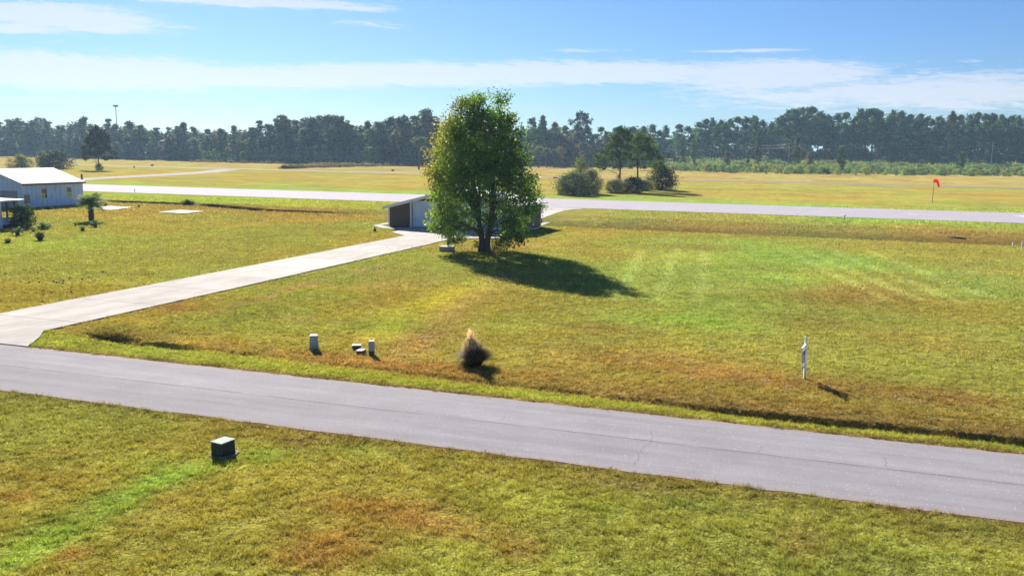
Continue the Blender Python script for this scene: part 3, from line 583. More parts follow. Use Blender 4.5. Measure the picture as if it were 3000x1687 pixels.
# midground pines beyond the runway
def px_tree(name,px,yb,yt,mesh,h0,label,cat,group=None,mat='pine',w=None,rad0=None,**k):
    p=G(px,yb); h=hgt(px,yb,yt); wx=1.
    if w: m_px=F_/ (p[1]*math.cos(PITCH)+9.6*math.sin(PITCH)); wx=(w/m_px/2)/(rad0*h/h0)
    return place(name,mesh,p[0],p[1],h,h0,label,cat,group,mat,wx,**k)
BP=('foliage','stem')
def lobed(name,px,yb,lobes,fork,label,group=None,col=(.13,.20,.06),size=.34,dens=150,gloss='pine',r0=.24,twist=.4,asp=1.7,seed=1,bark='pbark'):
    """tree whose foliage pads are given by where they stand around the trunk (image offsets turned into metres)"""
    k=H/(yb-(440+.01315*(px-1500))); p=G(px,yb); rng=np.random.default_rng(seed); r=empty(name,(p[0],p[1],float(terrain(p[0],p[1]))-.03)); tag(r,label,'tree',group)
    mb=MB(); L=[]; n=len(lobes)
    for i,(x,y,rr) in enumerate(lobes):
        R_=max(abs(x-px)*k,1.2); dy=rng.uniform(-1,1)*R_*.6; L.append(((x-px)*k,dy,(yb-y)*k,rr*k*1.22))
    zf=(yb-fork)*k; top=max(l[2] for l in L); tx=[l for l in L if l[2]==top][0]
    lean=rng.uniform(-.3,.3); mb.tube([(0,0,-.1),(lean*.4,0,zf*.45),(lean,0,zf),(tx[0]*.6,tx[1]*.3,(zf+top)/2),(tx[0],tx[1],top)],[r0*1.25,r0,r0*.8,r0*.45,.03],8)
    Ps=[];Cs=[]
    for x,y,z,rr in L:
        b=(lean+ (x-lean)*.12,y*.1,min(z-.3,zf+rng.uniform(-.1,.55)*(top-zf))); b=(b[0],b[1],max(zf*.75,min(b[2],z-.1*abs(x))))
        mid=((b[0]+x)/2,(b[1]+y)/2,(b[2]+z)/2-rr*.3); mb.tube([b,mid,(x,y,z)],[r0*.32,r0*.2,.025],5,False)
        m=int(dens*1.25*rr*rr/(.9)); sub=max(4,int(m/16)); d=rng.normal(size=(sub,3)); d/=np.linalg.norm(d,axis=1)[:,None]; cs=np.array([x,y,z])+d*rr*rng.uniform(.35,1.05,sub)[:,None]*np.array([1.05,1.05,.72])
        idx=np.repeat(np.arange(sub),16); P=cs[idx]+rng.normal(size=(sub*16,3))*size*.55; Ps.append(P); Cs.append(np.array(col)*(rng.uniform(.55,1.45,sub)[idx]*rng.uniform(.8,1.2,sub*16))[:,None])
    P=np.concatenate(Ps); obj('crown',leafmesh('crown',P,size*rng.uniform(.7,1.3,len(P)),np.concatenate(Cs),asp),MAT[gloss],r); mb.build('trunk',MAT[bark],r,True); return r
lobed('pine_tree',1812,560,[(1812,378,12),(1822,392,17),(1800,402,16),(1838,405,15),(1812,420,20),(1786,425,14),(1840,432,18),(1768,442,14),(1796,448,18),(1826,458,18),(1752,458,12),(1776,470,16),(1744,478,10),(1806,482,14),(1848,462,13),(1760,492,10),(1850,485,9)],500,'tall upright green pine, left one of the pair beyond the runway','two pines beyond the runway',seed=4)
lobed('pine_tree',1868,558,[(1862,396,12),(1878,402,14),(1894,412,14),(1854,416,13),(1875,424,17),(1904,428,15),(1890,440,17),(1918,446,14),(1858,440,13),(1926,462,12),(1898,462,14),(1870,462,13),(1846,470,8),(1936,480,12),(1946,492,9),(1912,484,12),(1885,488,9)],492,'spreading flat-topped green pine, right one of the pair beyond the runway','two pines beyond the runway',col=(.14,.215,.06),seed=6)
B_G=broad_mesh(6,4.,130,42,.26,201,(.14,.17,.10),.05); B_D=broad_mesh(5,3.2,130,46,.24,202,(.030,.045,.028),.04); B_O=broad_mesh(5,3.,110,40,.26,203,(.17,.18,.06),.05); B_GL=broad_mesh(6,4,140,46,.26,204,(.09,.115,.08),.04); B_R=broad_mesh(6,3,70,26,.26,205,(.18,.10,.05),.10)
px_tree('bush',1682,572,508,B_GL,6,'wide grey-green bush at the left end of the clump beyond the runway','bush',None,'bush',w=130,rad0=4.,pn=BP)
px_tree('bush',1700,566,470,B_G,6,'tall pale bush rising behind the wide grey-green bush beyond the runway','bush',None,'bush',w=75,rad0=4.,pn=BP)
px_tree('bush',1735,568,500,B_G,6,'pale bush at the right shoulder of the wide grey-green bush','bush',None,'bush',w=70,rad0=4.,pn=BP)
px_tree('bush',1650,570,530,B_O,5,'small olive bush at the extreme left foot of the clump beyond the runway','bush',None,'bush',w=50,rad0=3.,pn=BP)
px_tree('bush',1800,566,528,B_GL,6,'low grey bush under the left pine of the pair','bush',None,'bush',w=70,rad0=4.,pn=BP)
px_tree('bush',1855,565,520,B_D,5,'dark low bush between the trunks of the pine pair','bush',None,'bush',w=90,rad0=3.2,pn=BP)
px_tree('bush',1895,560,532,B_O,5,'small olive bush right of the right pine trunk','bush',None,'bush',w=46,rad0=3.,pn=BP)
px_tree('bush',1937,557,488,B_D,5,'round nearly black bush at the right end of the clump beyond the runway','bush',None,'bush',w=96,rad0=3.2,pn=BP)
px_tree('bush',1812,561,512,B_R,6,'brown vine tangle wrapped round the left pine trunk','bush',None,'bush',w=30,rad0=3.,pn=BP)
lobed('pine_tree',291,499,[(288,374,9),(298,384,11),(278,388,11),(306,398,13),(270,402,13),(290,400,13),(318,412,11),(262,414,10),(296,418,14),(276,426,13),(252,432,10),(322,432,12),(304,440,13),(264,446,12),(242,452,8),(338,446,8),(286,448,12),(326,458,8),(250,464,7),(310,462,8),(232,446,6)],470,'open-branched dark pine standing alone on the grass behind the pale blue building',col=(.055,.075,.045),size=.4,seed=8,r0=.28)
lobed('pine_tree',56,460,[(56,354,10),(44,362,10),(68,362,10),(36,374,9),(56,372,12),(78,376,9),(46,386,10),(66,388,10),(34,398,8),(84,396,7),(56,402,9),(70,412,6)],412,'tall dark pine at the far left edge, above the olive bush',col=(.045,.06,.045),size=.7,dens=36,seed=9,r0=.4)
lobed('pine_tree',118,458,[(122,350,10),(108,358,9),(134,358,10),(146,366,7),(98,366,6),(120,368,12),(138,376,9),(106,380,8),(124,388,9),(142,392,6),(112,400,6),(128,408,5)],405,'tall slim pine right of the far-left dark pine, above the round dark thicket',col=(.05,.068,.048),size=.7,dens=36,seed=10,r0=.35)
px_tree('bush',291,499,480,B_GL,6,'small grey bush round the foot of the lone dark pine','bush',None,'bush',w=28,rad0=4.,pn=BP)
px_tree('bush',165,495,444,B_D,5,'large round dark thicket behind the pale metal roof','bush',None,'bush',w=104,rad0=3.2,pn=BP)
px_tree('bush',128,492,446,B_GL,6,'grey-green shoulder of thicket on the left of the large dark thicket','bush',None,'bush',w=50,rad0=4.,pn=BP)
px_tree('bush',66,498,457,B_O,5,'olive-yellow bush behind the pale metal roof','bush',None,'bush',w=72,rad0=3.,pn=BP)
px_tree('bush',30,497,465,B_R,6,'small bare reddish bush left of the olive-yellow bush','bush',None,'bush',w=32,rad0=3.,pn=BP)

# ------------------------------------------------------------------ forest
FB=[(-300,452),(0,457),(300,466),(600,473),(900,479),(1230,486),(1500,488),(1750,488),(2000,488),(2300,492),(2600,498),(3000,505),(3300,510)]
SK=[(-200,372),(0,368),(35,362),(80,370),(100,362),(150,366),(185,374),(215,374),(250,352),(275,372),(320,358),(345,370),(385,362),(415,374),(460,380),(500,379),(540,364),(570,376),(610,382),(650,380),(690,372),(740,378),(765,360),(790,368),(815,352),(835,345),(850,357),(870,358),(895,352),(915,348),(940,345),(960,342),(985,343),(1000,345),(1015,362),(1030,370),(1060,374),(1080,358),(1110,360),(1130,355),(1150,346),(1170,348),(1195,360),(1215,345),(1245,327),(1270,345),(1300,360),(1400,368),(1500,372),(1530,374),(1552,352),(1590,350),(1625,362),(1655,372),(1690,365),(1720,372),(1760,376),(1800,378),(1850,372),(1880,374),(1910,370),(1950,372),(1985,370),(2015,372),(2040,364),(2062,356),(2085,352),(2105,358),(2130,352),(2152,350),(2180,347),(2205,344),(2230,356),(2255,362),(2280,345),(2303,332),(2322,330),(2340,327),(2368,326),(2392,334),(2420,350),(2450,340),(2470,342),(2495,350),(2512,332),(2530,329),(2550,333),(2570,334),(2600,338),(2625,342),(2650,350),(2680,349),(2705,352),(2740,352),(2775,352),(2800,354),(2830,352),(2850,349),(2875,352),(2900,348),(2925,355),(2950,354),(2975,358),(3000,357),(3200,358)]
fx=[a for a,_ in FB]; fy=[b for _,b in FB]; sx_=[a for a,_ in SK]; sy_=[b for _,b in SK]
TP=[(pine_mesh(22,.50,3.4,38,24,.85,300+i,'tall',c),22) for i,c in enumerate([(.080,.150,.075),(.070,.140,.065),(.100,.165,.065),(.062,.115,.072)])]
TQ=[(pine_mesh(22,.36,3.4,42,22,.9,320+i,'tall',c),22) for i,c in enumerate([(.070,.115,.068),(.080,.120,.062)])]
TB=[(broad_mesh(13,4.2,62,24,1.0,340+i,c,.06),13) for i,c in enumerate([(.125,.14,.105),(.095,.125,.09),(.14,.13,.11)])]
TY=[(pine_mesh(7,.10,1.5,34,20,.5,360+i,'cone',c),7) for i,c in enumerate([(.15,.26,.09),(.18,.27,.09)])]
rf=random.Random(21)
def fground(px,back=0.):
    yb=np.interp(px,fx,fy); p=G(px,yb); d=p[:2]/np.linalg.norm(p[:2]); q=p[:2]+d*back; return q
def htop(q,px,yt):     # height so that the top is seen at yt
    hz=440+.01315*(px-1500); return H+(hz-yt)*math.hypot(*q)*.985/F_
LF='tall pines in the wood left of the shade tree'; RF='tall pines in the wood right of the shade tree'
LM=[(0,'the far-left edge'),(345,'the light mast'),(833,'the lace-crowned pine'),(1410,'the shade tree'),(1701,'the very tall lone pine'),(1937,'the dark round bush'),(2331,'the pale green young pine'),(2735,'the windsock')]
ORD='first second third fourth fifth sixth seventh eighth ninth tenth eleventh twelfth thirteenth fourteenth fifteenth sixteenth seventeenth eighteenth nineteenth twentieth'.split(); cnt={}
def skl(px):
    k=max([i for i,(a,_) in enumerate(LM) if a<=px] or [0]); cnt[k]=cnt.get(k,0)+1
    return '%s tall pine on the wood skyline right of %s'%(ORD[min(19,cnt[k]-1)],LM[k][1])
for i,(px,yt) in enumerate(SK):
    if 1290<px<1510: continue
    q=fground(px,rf.uniform(8,30)); h=htop(q,px,yt); lf=px<1420
    v=rf.choice(TQ if lf else TP); m_px=F_/math.hypot(*q)
    place('pine_tree',v[0],q[0],q[1],max(h,8),v[1],('pine beyond the left frame edge' if px<0 else 'pine beyond the right frame edge' if px>3010 else skl(px)),'tree',LF if lf else RF,wx=rf.uniform(1.05,1.75) if lf else rf.uniform(.85,1.3))
# front rows below the skyline
for i in range(74):
    px=-60+i*42+rf.uniform(-16,16)
    if 1300<px<1500: continue
    lf=px<1900; q=fground(px,rf.uniform(0,12)); yt=np.interp(px,sx_,sy_)
    if lf and rf.random()<.75:
        v=rf.choice(TB); h=htop(q,px,yt+rf.uniform(22,58)); place('broadleaf_tree',v[0],q[0],q[1],max(5,h),v[1],'grey-green broadleaf tree in the front row of the left wood','tree','broadleaf trees along the wood edge','bush',rf.uniform(.9,1.3),pn=BP,bk='bark')
    else:
        v=rf.choice(TP); h=htop(q,px,yt+rf.uniform(8,30)); place('pine_tree',v[0],q[0],q[1],max(8,h),v[1],'bare-trunked pine in the front row of the right wood' if not lf else 'pine in the front row of the left wood','tree','front-row pines right' if not lf else 'front-row pines left',wx=rf.uniform(.9,1.1))
for i in range(56):   # young pines along the wood edge, centre left
    px=560+i*10+rf.uniform(-4,4); q=fground(px,-rf.uniform(2,12)); v=rf.choice(TY); h=htop(q,px,rf.uniform(428,448))
    place('young_pine',v[0],q[0],q[1],h,v[1],'slim young pine in the dense thicket at the foot of the left wood','tree','young pines in the thicket')
# standout trees
def solo(px,yb,yt,w,me,h0,r0,label,**k): return px_tree(k.pop('name','pine_tree'),px,yb,yt,me,h0,label,'tree',None,k.pop('mat','pine'),w=w,rad0=r0,**k)
LP=pine_mesh(25,.50,5.,70,34,.85,401,'tall',(.030,.036,.034)); LP2=pine_mesh(25,.55,4.,42,26,.8,402,'tall',(.05,.055,.045))
lobed('pine_tree',1701,487,[(1702,332,8),(1692,340,8),(1712,340,9),(1684,350,8),(1702,350,10),(1720,352,9),(1728,360,6),(1676,358,6),(1694,362,8),(1712,364,8),(1664,356,4),(1668,366,5),(1684,374,6),(1702,376,6),(1718,374,5),(1680,390,6),(1692,400,4),(1710,392,4)],402,'very tall lone dark pine standing out of the skyline near the pine pair',col=(.035,.042,.035),size=.8,dens=26,seed=12,r0=.4)
solo(1561,486,348,24,LP2,25,4.,'slender half-bare pine just right of the shade tree, left of its twin'); solo(1586,486,343,34,LP2,25,4.,'slender half-bare pine just right of the shade tree, right of its twin',rz=2.)
lobed('pine_tree',833,478,[(834,346,5),(826,352,6),(842,352,6),(820,360,6),(834,362,8),(846,362,6),(816,368,5),(828,372,6),(842,374,6),(850,366,4),(822,380,4),(836,382,5)],392,'lace-crowned tall pine standing above the young pine thicket',col=(.05,.052,.042),size=.7,dens=20,seed=13,r0=.3)
lobed('pine_tree',1182,484,[(1182,344,7),(1172,352,8),(1190,352,8),(1164,360,7),(1182,362,9),(1198,364,7),(1172,372,7),(1190,376,7),(1160,376,5),(1182,388,6),(1198,386,4)],400,'tall pine with a full crown left of the shade tree',col=(.045,.06,.045),size=.8,dens=28,seed=14,r0=.35)
lobed('pine_tree',1245,486,[(1246,332,8),(1236,342,8),(1256,342,9),(1228,352,7),(1246,354,9),(1262,356,7),(1238,366,7),(1254,370,7),(1226,368,5),(1246,384,6)],402,'tall pine partly hidden by the upper left of the shade tree',col=(.045,.06,.045),size=.8,dens=28,seed=15,r0=.35)
solo(2775,503,331,30,LP2,25,4.,'small-crowned tall pine poking above the wood, above the orange windsock')
solo(970,479,402,50,TB[2][0],13,4.2,'small dark-trunked broadleaf tree in front of the young pine thicket',name='broadleaf_tree',mat='bush',pn=BP,bk='bark')
YP=pine_mesh(9,.2,2.,44,26,.45,403,'cone',(.075,.12,.045)); BR2=broad_mesh(6,3,60,24,.4,404,(.095,.125,.05),.05); BRR=broad_mesh(6,3,60,22,.4,405,(.15,.11,.05),.06)
for px,yb,yt,w,l in ((2331,506,399,28,'pale green young pine in the brush, below the highest part of the wood'),(2462,512,431,34,'bushy green young pine at the front of the brush, left of the windsock'),(2813,512,446,34,'broad bright young pine in the brush right of the windsock'),(2735,500,448,36,'round young pine in the brush just left of the windsock'),
    (2218,502,388,26,'slim pale young pine standing tall in the brush, right of the dark round bush'),(2189,503,441,14,'short slim young pine at the front of the brush'),(2031,498,413,22,'thin young pine in the brush nearest the dark round bush'),(1998,494,402,24,'thin tall young pine behind the brush nearest the dark round bush'),(2130,500,440,26,'stubby young pine in the brush between two thinner ones')):
    px_tree('young_pine',px,yb,yt,YP,9,l,'tree','young pines in the brush',w=w,rad0=2.)
px_tree('bush',2369,508,449,BRR,6,'reddish-brown bush standing in the brush','bush',None,'bush',w=34,rad0=3.,pn=BP)
for px,yt,w,l in ((1640,432,36,'rusty-leaved bare tree beside the three distant palms'),(1690,430,40,'tan bare tree under the very tall lone pine'),(1730,440,50,'dark green low tree behind the pale bush')):
    px_tree('broadleaf_tree',px,490,yt,BRR if 'green' not in l else BR2,6,l,'tree',None,'bush',w=w,rad0=3.,pn=BP)
# brush belt right: shrubs one can tell apart along its front edge, the rest as ground cover
def brush_front(px): return np.interp(px,[1700,1960,2250,2600,3000,3300],[500,503,510,514,518,522])
SB=[(broad_mesh(3,1.8,34,20,.32,420+i,c,.03),3) for i,c in enumerate([(.22,.29,.11),(.18,.25,.11),(.26,.27,.11),(.13,.19,.09)])]
for i in range(96):
    px=1965+i*11.6+rf.uniform(-5,5); yb=brush_front(px)-rf.uniform(0,5); p=G(px,yb); v=rf.choice(SB)
    place('shrub',v[0],p[0],p[1],rf.uniform(1.8,4.4),3,'leafy green shrub along the front edge of the brush belt beyond the runway','shrub','shrubs along the brush edge','bush',rf.uniform(.8,1.3),pn=BP,bk='bark')
def merged(name,items,label,cat,mat):   # many trees or shrubs that read as one mass
    Vs=[];Fs=[];Cs=[];off=0; cache={}
    for me,x,y,h,h0,wx,rz in items:
        if id(me) not in cache:
            n=len(me.vertices); co_=np.empty(n*3,np.float32); me.vertices.foreach_get('co',co_); a=np.empty(n*4,np.float32)
            if me.color_attributes: me.color_attributes[0].data.foreach_get('color',a)
            cache[id(me)]=(co_.reshape(-1,3),a.reshape(-1,4)[:,:3])
        co_,a=cache[id(me)]; s=h/h0; c,si=math.cos(rz),math.sin(rz)
        V=np.stack([(co_[:,0]*c-co_[:,1]*si)*s*wx+x,(co_[:,0]*si+co_[:,1]*c)*s*wx+y,co_[:,2]*s-.15],1); Vs.append(V); Cs.append(a*random.uniform(.85,1.15))
    V=np.concatenate(Vs); o=obj(name,np_mesh(name,V,np.arange(len(V)).reshape(-1,4),np.concatenate(Cs)),MAT[mat]); tag(o,label,cat,kind='stuff'); return o
it=[]
for i in range(560):
    px=rf.uniform(-250,3250); yt=np.interp(px,sx_,sy_)+(rf.uniform(7,44) if px<1900 else rf.uniform(14,56)); q=fground(px,rf.uniform(20,110)); v=rf.choice(TP if px>1900 else TQ+TB); h=max(7,htop(q,px,yt)); 
    it.append((v[0][0],q[0],q[1],h,v[1],rf.uniform(.9,1.3)*(1.3 if v in TB else 1),rf.uniform(0,6)))
for i in range(760):  # understorey
    px=rf.uniform(-250,3250); bk=rf.uniform(6,110); q=fground(px,bk); v=rf.choice(TB); it.append((v[0][0],q[0],q[1],rf.uniform(4,8.5)+bk*.09,v[1],1.5,rf.uniform(0,6)))
merged('forest',it,'dense hazy wood behind the airfield','forest','pine')
it=[]
for i in range(900):
    px=rf.uniform(1950,3300); a=G(px,brush_front(px)-4)[:2]; b=fground(px,4); t=rf.random(); q=a*(1-t)+b*t; v=rf.choice(SB); it.append((v[0][0],q[0],q[1],rf.uniform(1.3,2.6)+t*4.6,3,1.5,rf.uniform(0,6)))
merged('brush',it,'mixed green scrub between the mown field and the wood, right side','scrub','bush')
DG=[(broad_mesh(1.2,1.2,22,18,.22,440+i,c,.02),1.2) for i,c in enumerate([(.20,.14,.09),(.16,.125,.07)])]; it=[]
for i in range(330):
    px=rf.uniform(830,1260); yb=np.interp(px,[800,900,1260],[496,492,486])-rf.uniform(0,7)*(px>900); p=G(px,yb); it.append((rf.choice(DG)[0][0],p[0],p[1],rf.uniform(.6,1.7),1.2,1.6,rf.uniform(0,6)))
for i in range(200):
    px=rf.uniform(560,860); p=G(px,np.interp(px,fx,fy)+rf.uniform(0,3)); it.append((rf.choice(DG)[0][0],p[0],p[1],rf.uniform(.5,1.3),1.2,1.4,rf.uniform(0,6)))
merged('dry_grass',it,'low bank of brown dry weeds at the foot of the wood, left of the shade tree','weeds','bush')

# ------------------------------------------------------------------ palms and small plants
def palm_mesh(h,tr,nf,fl,seed,droop=.9,col=(.07,.13,.04),feather=True):
    rng=np.random.default_rng(seed); mb=MB(); zs=np.linspace(0,h,9); mb.tube([(0,0,z-.05) for z in zs],[tr*(1.0+.28*math.sin(i*.55+.5)) for i in range(9)],12)
    for i in range(26): # leaf-base stubs
        a=i*2.4; z=h*(.1+.9*i/26); mb.tube([(math.cos(a)*tr*.9,math.sin(a)*tr*.9,z),(math.cos(a)*tr*1.5,math.sin(a)*tr*1.5,z+tr*.7)],[tr*.28,tr*.12],4)
    P=[];c=[];V=[]
    for k in range(nf):
        a=k*2.39996+rng.uniform(-.2,.2); e=rng.uniform(.0,1.35); L=fl*rng.uniform(.8,1.1); d=np.array([math.cos(a),math.sin(a),0]); s=np.array([-math.sin(a),math.cos(a),0]); p=np.array([0,0,h]); ang=e
        cc=np.array(col)*rng.uniform(.7,1.35); seg=11
        for i in range(seg):
            t=i/seg; st=L/seg; dirv=d*math.cos(ang)+np.array([0,0,math.sin(ang)]); q=p+dirv*st; ll=L*.26*math.sin(math.pi*min(.97,t+.15))
            for sg in (-1,1):
                for j in (0,.5):
                    b0=p+dirv*st*j; tip=b0+s*sg*ll+dirv*ll*.5+np.array([0,0,-ll*.35*(1 if ang<.5 else .3)]); V+= [b0,b0+dirv*st*.42,tip,b0-dirv*0+s*sg*.004]; c+=[cc]*4
            V+=[p-s*.012,p+s*.012,q+s*.012,q-s*.012]; c+=[cc*.9]*4
            p=q; ang-=droop*(1.6/seg)
    V=np.array(V); me=np_mesh('fronds',V,np.arange(len(V)).reshape(-1,4),np.array(c)); return me,mb.mesh('trunk',True)
def cabbage_palm(h,seed):   # tall thin trunk with a round head
    rng=np.random.default_rng(seed); mb=MB(); mb.tube([(0,0,z) for z in np.linspace(-.1,h*.9,6)],.18,7); n=500
    d=rng.normal(size=(n,3)); d/=np.linalg.norm(d,axis=1)[:,None]; P=np.array([0,0,h*.92])+d*rng.uniform(.2,1.5,n)[:,None]*np.array([1,1,.75])
    return leafmesh('crown',P,rng.uniform(.3,.6,n),np.array([.12,.16,.10])*rng.uniform(.6,1.4,n)[:,None],2.2),mb.mesh('trunk')
def put(name,me,px,yb,yt,h0,label,cat,group=None,wx=1.,pn=('fronds','trunk'),mat='bush',bk='palmtrunk'):
    p=G(px,yb); return place(name,me,p[0],p[1],hgt(px,yb,yt),h0,label,cat,group,mat,wx,pn=pn,bk=bk)
PA=palm_mesh(2.6,.32,70,2.9,501,.85,(.15,.24,.08)); put('palm',PA,268,647,566,4.1,'large feathery palm with a thick brown trunk on the left lawn','palm')
PB=palm_mesh(.5,.16,26,1.0,502,.9,(.07,.14,.035)); PB2=palm_mesh(.35,.14,30,1.2,503,1.1,(.085,.16,.04))
put('small_palm',PB,279,665,638,1.2,'small dark palm with a flared base at the foot of the large palm','palm')
put('small_palm',PB2,126,671,641,1.25,'wide bright green small palm, largest of those below the pale blue building','palm')
put('small_palm',PB2,143,665,649,1.25,'tiny palm touching the right of the widest small palm','palm')
put('small_palm',PB,52,689,658,1.2,'small green palm standing before the big porch shrub','palm'); put('small_palm',PB,98,679,660,1.2,'tiny palm between two bigger small palms on the left lawn','palm')
put('small_palm',PB,407,607,596,1.2,'tiny palm standing alone behind the gap between the two concrete slabs','palm'); put('small_palm',PB,310,604,591,1.2,'small brown palm just beyond the concrete slab nearest the large palm','palm')
def tuft_mesh(h,r,n,seed,c0,c1,top=.5,w=.03):
    rng=np.random.default_rng(seed); V=[];c=[]
    for k in range(n):
        a=rng.uniform(0,6.283); e=rng.uniform(0,1)**.7; b=np.array([math.cos(a),math.sin(a),0])*r*.3*rng.random(); out=np.array([math.cos(a),math.sin(a),0])*r*e; hh=h*rng.uniform(.55,1)*(1-.35*e); s=np.array([-math.sin(a),math.cos(a),0])*w*rng.uniform(.6,1.3)
        pts=[b,b+out*.35+np.array([0,0,hh*.55]),b+out*.8+np.array([0,0,hh*.95]),b+out*1.15+np.array([0,0,hh*(.85 if e>.5 else 1.05)])]
        for i in range(3):
            f=i/2; cc=np.array(c0)*(1-f)+np.array(c1)*f; cc=cc*rng.uniform(.7,1.3); w0=1-i*.28; V+=[pts[i]-s*w0,pts[i]+s*w0,pts[i+1]+s*(w0-.28),pts[i+1]-s*(w0-.28)]; c+=[cc]*4
    V=np.array(V); return np_mesh('blades',V,np.arange(len(V)).reshape(-1,4),np.array(c))
def tuft(px,yb,yt,label,cat,me,h0,wx=1.,mat='bush',name='grass_tuft'):
    p=G(px,yb); o=obj(name,me,MAT[mat]); s=hgt(px,yb,yt)/h0; o.location=(p[0],p[1],float(terrain(p[0],p[1]))-.02); o.scale=(s*wx,s*wx,s); tag(o,label,cat); return o
TF=tuft_mesh(1.,.55,420,511,(.05,.05,.02),(.28,.30,.08)); TF2=tuft_mesh(1.,.6,150,512,(.05,.055,.02),(.20,.24,.07)); TF3=tuft_mesh(1.,.7,120,513,(.035,.04,.02),(.10,.13,.04))
tuft(118,703,670,'tall yellow-green grass tuft with a dark base on the left lawn','plant',TF,1.); tuft(242,676,656,'small yellow-tipped grass tuft left of the large palm','plant',TF2,1.)
tuft(24,711,692,'low dark spiky plant nearest the left edge of the lawn','plant',TF3,1.,1.2); tuft(221,661,648,'thin sprig of a plant left of the large palm','plant',TF3,1.,.5)
SBIG=broad_mesh(3.4,1.9,110,40,.20,520,(.055,.095,.035),.03); put('shrub',SBIG,66,668,604,3.4,'big glossy shrub spilling over the corner of the screened porch','shrub',None,1.05,BP,'bush','bark')
SD2=broad_mesh(1.6,1.,50,30,.16,521,(.03,.05,.03),.02); put('shrub',SD2,240,602,590,1.6,'small dark shrub at the far right corner of the pale blue building','shrub',None,1.,BP,'bush','bark'); put('shrub',SD2,78,628,600,1.6,'arching shrub between the screened porch and the pale blue building','shrub',None,1.3,BP,'bush','bark')
put('shrub',SBIG,140,613,605,3.4,'low green weeds growing at the foot of the pale blue wall','shrub',None,2.6,BP,'bush','bark')
for px,yb,yt,l in ((1227,497,404,'distant palm with a thin trunk just left of the shade tree'),(1241,492,432,'short distant palm touching the left rim of the shade tree'),(1578,492,432,'first of three distant palms right of the shade tree, counting from it'),(1600,492,436,'middle one of three distant palms right of the shade tree'),(1623,492,440,'farthest right of three distant palms beyond the shade tree')):
    put('palm',cabbage_palm(8.,530),px,yb,yt,8.,l,'palm',None,1.35,('crown','trunk'),'bush','pbark')
# ornamental plume grass
def plume():
    p=G(1392,1070); r=empty('ornamental_grass',(p[0],p[1],float(terrain(p[0],p[1]))-.02)); tag(r,'dark brown clump of ornamental grass with a blond plume top, alone on the lawn','plant')
    rng=np.random.default_rng(9)
    a=tuft_mesh(1.1,.74,3200,541,(.04,.024,.013),(.19,.12,.055),w=.013); obj('blades',a,MAT['bush'],r)
    b=tuft_mesh(1.8,.40,800,542,(.30,.20,.11),(.88,.68,.44),w=.020); o=obj('plumes',b,MAT['grass'],r); o.rotation_euler=(0,-.06,0); o.location=(-.12,0,0)
    c=tuft_mesh(.34,.55,260,543,(.03,.05,.015),(.06,.10,.03),w=.012); o=obj('weeds',c,MAT['bush'],r); o.location=(-.35,-.05,0)
plume()

# ------------------------------------------------------------------ buildings
def frame_uv(name,u,v,label,cat,z=0.):
    r=empty(name,uvw(u,v,z),RZ_UV); tag(r,label,cat); return r       # local x = EV (right), local y = EU (away)
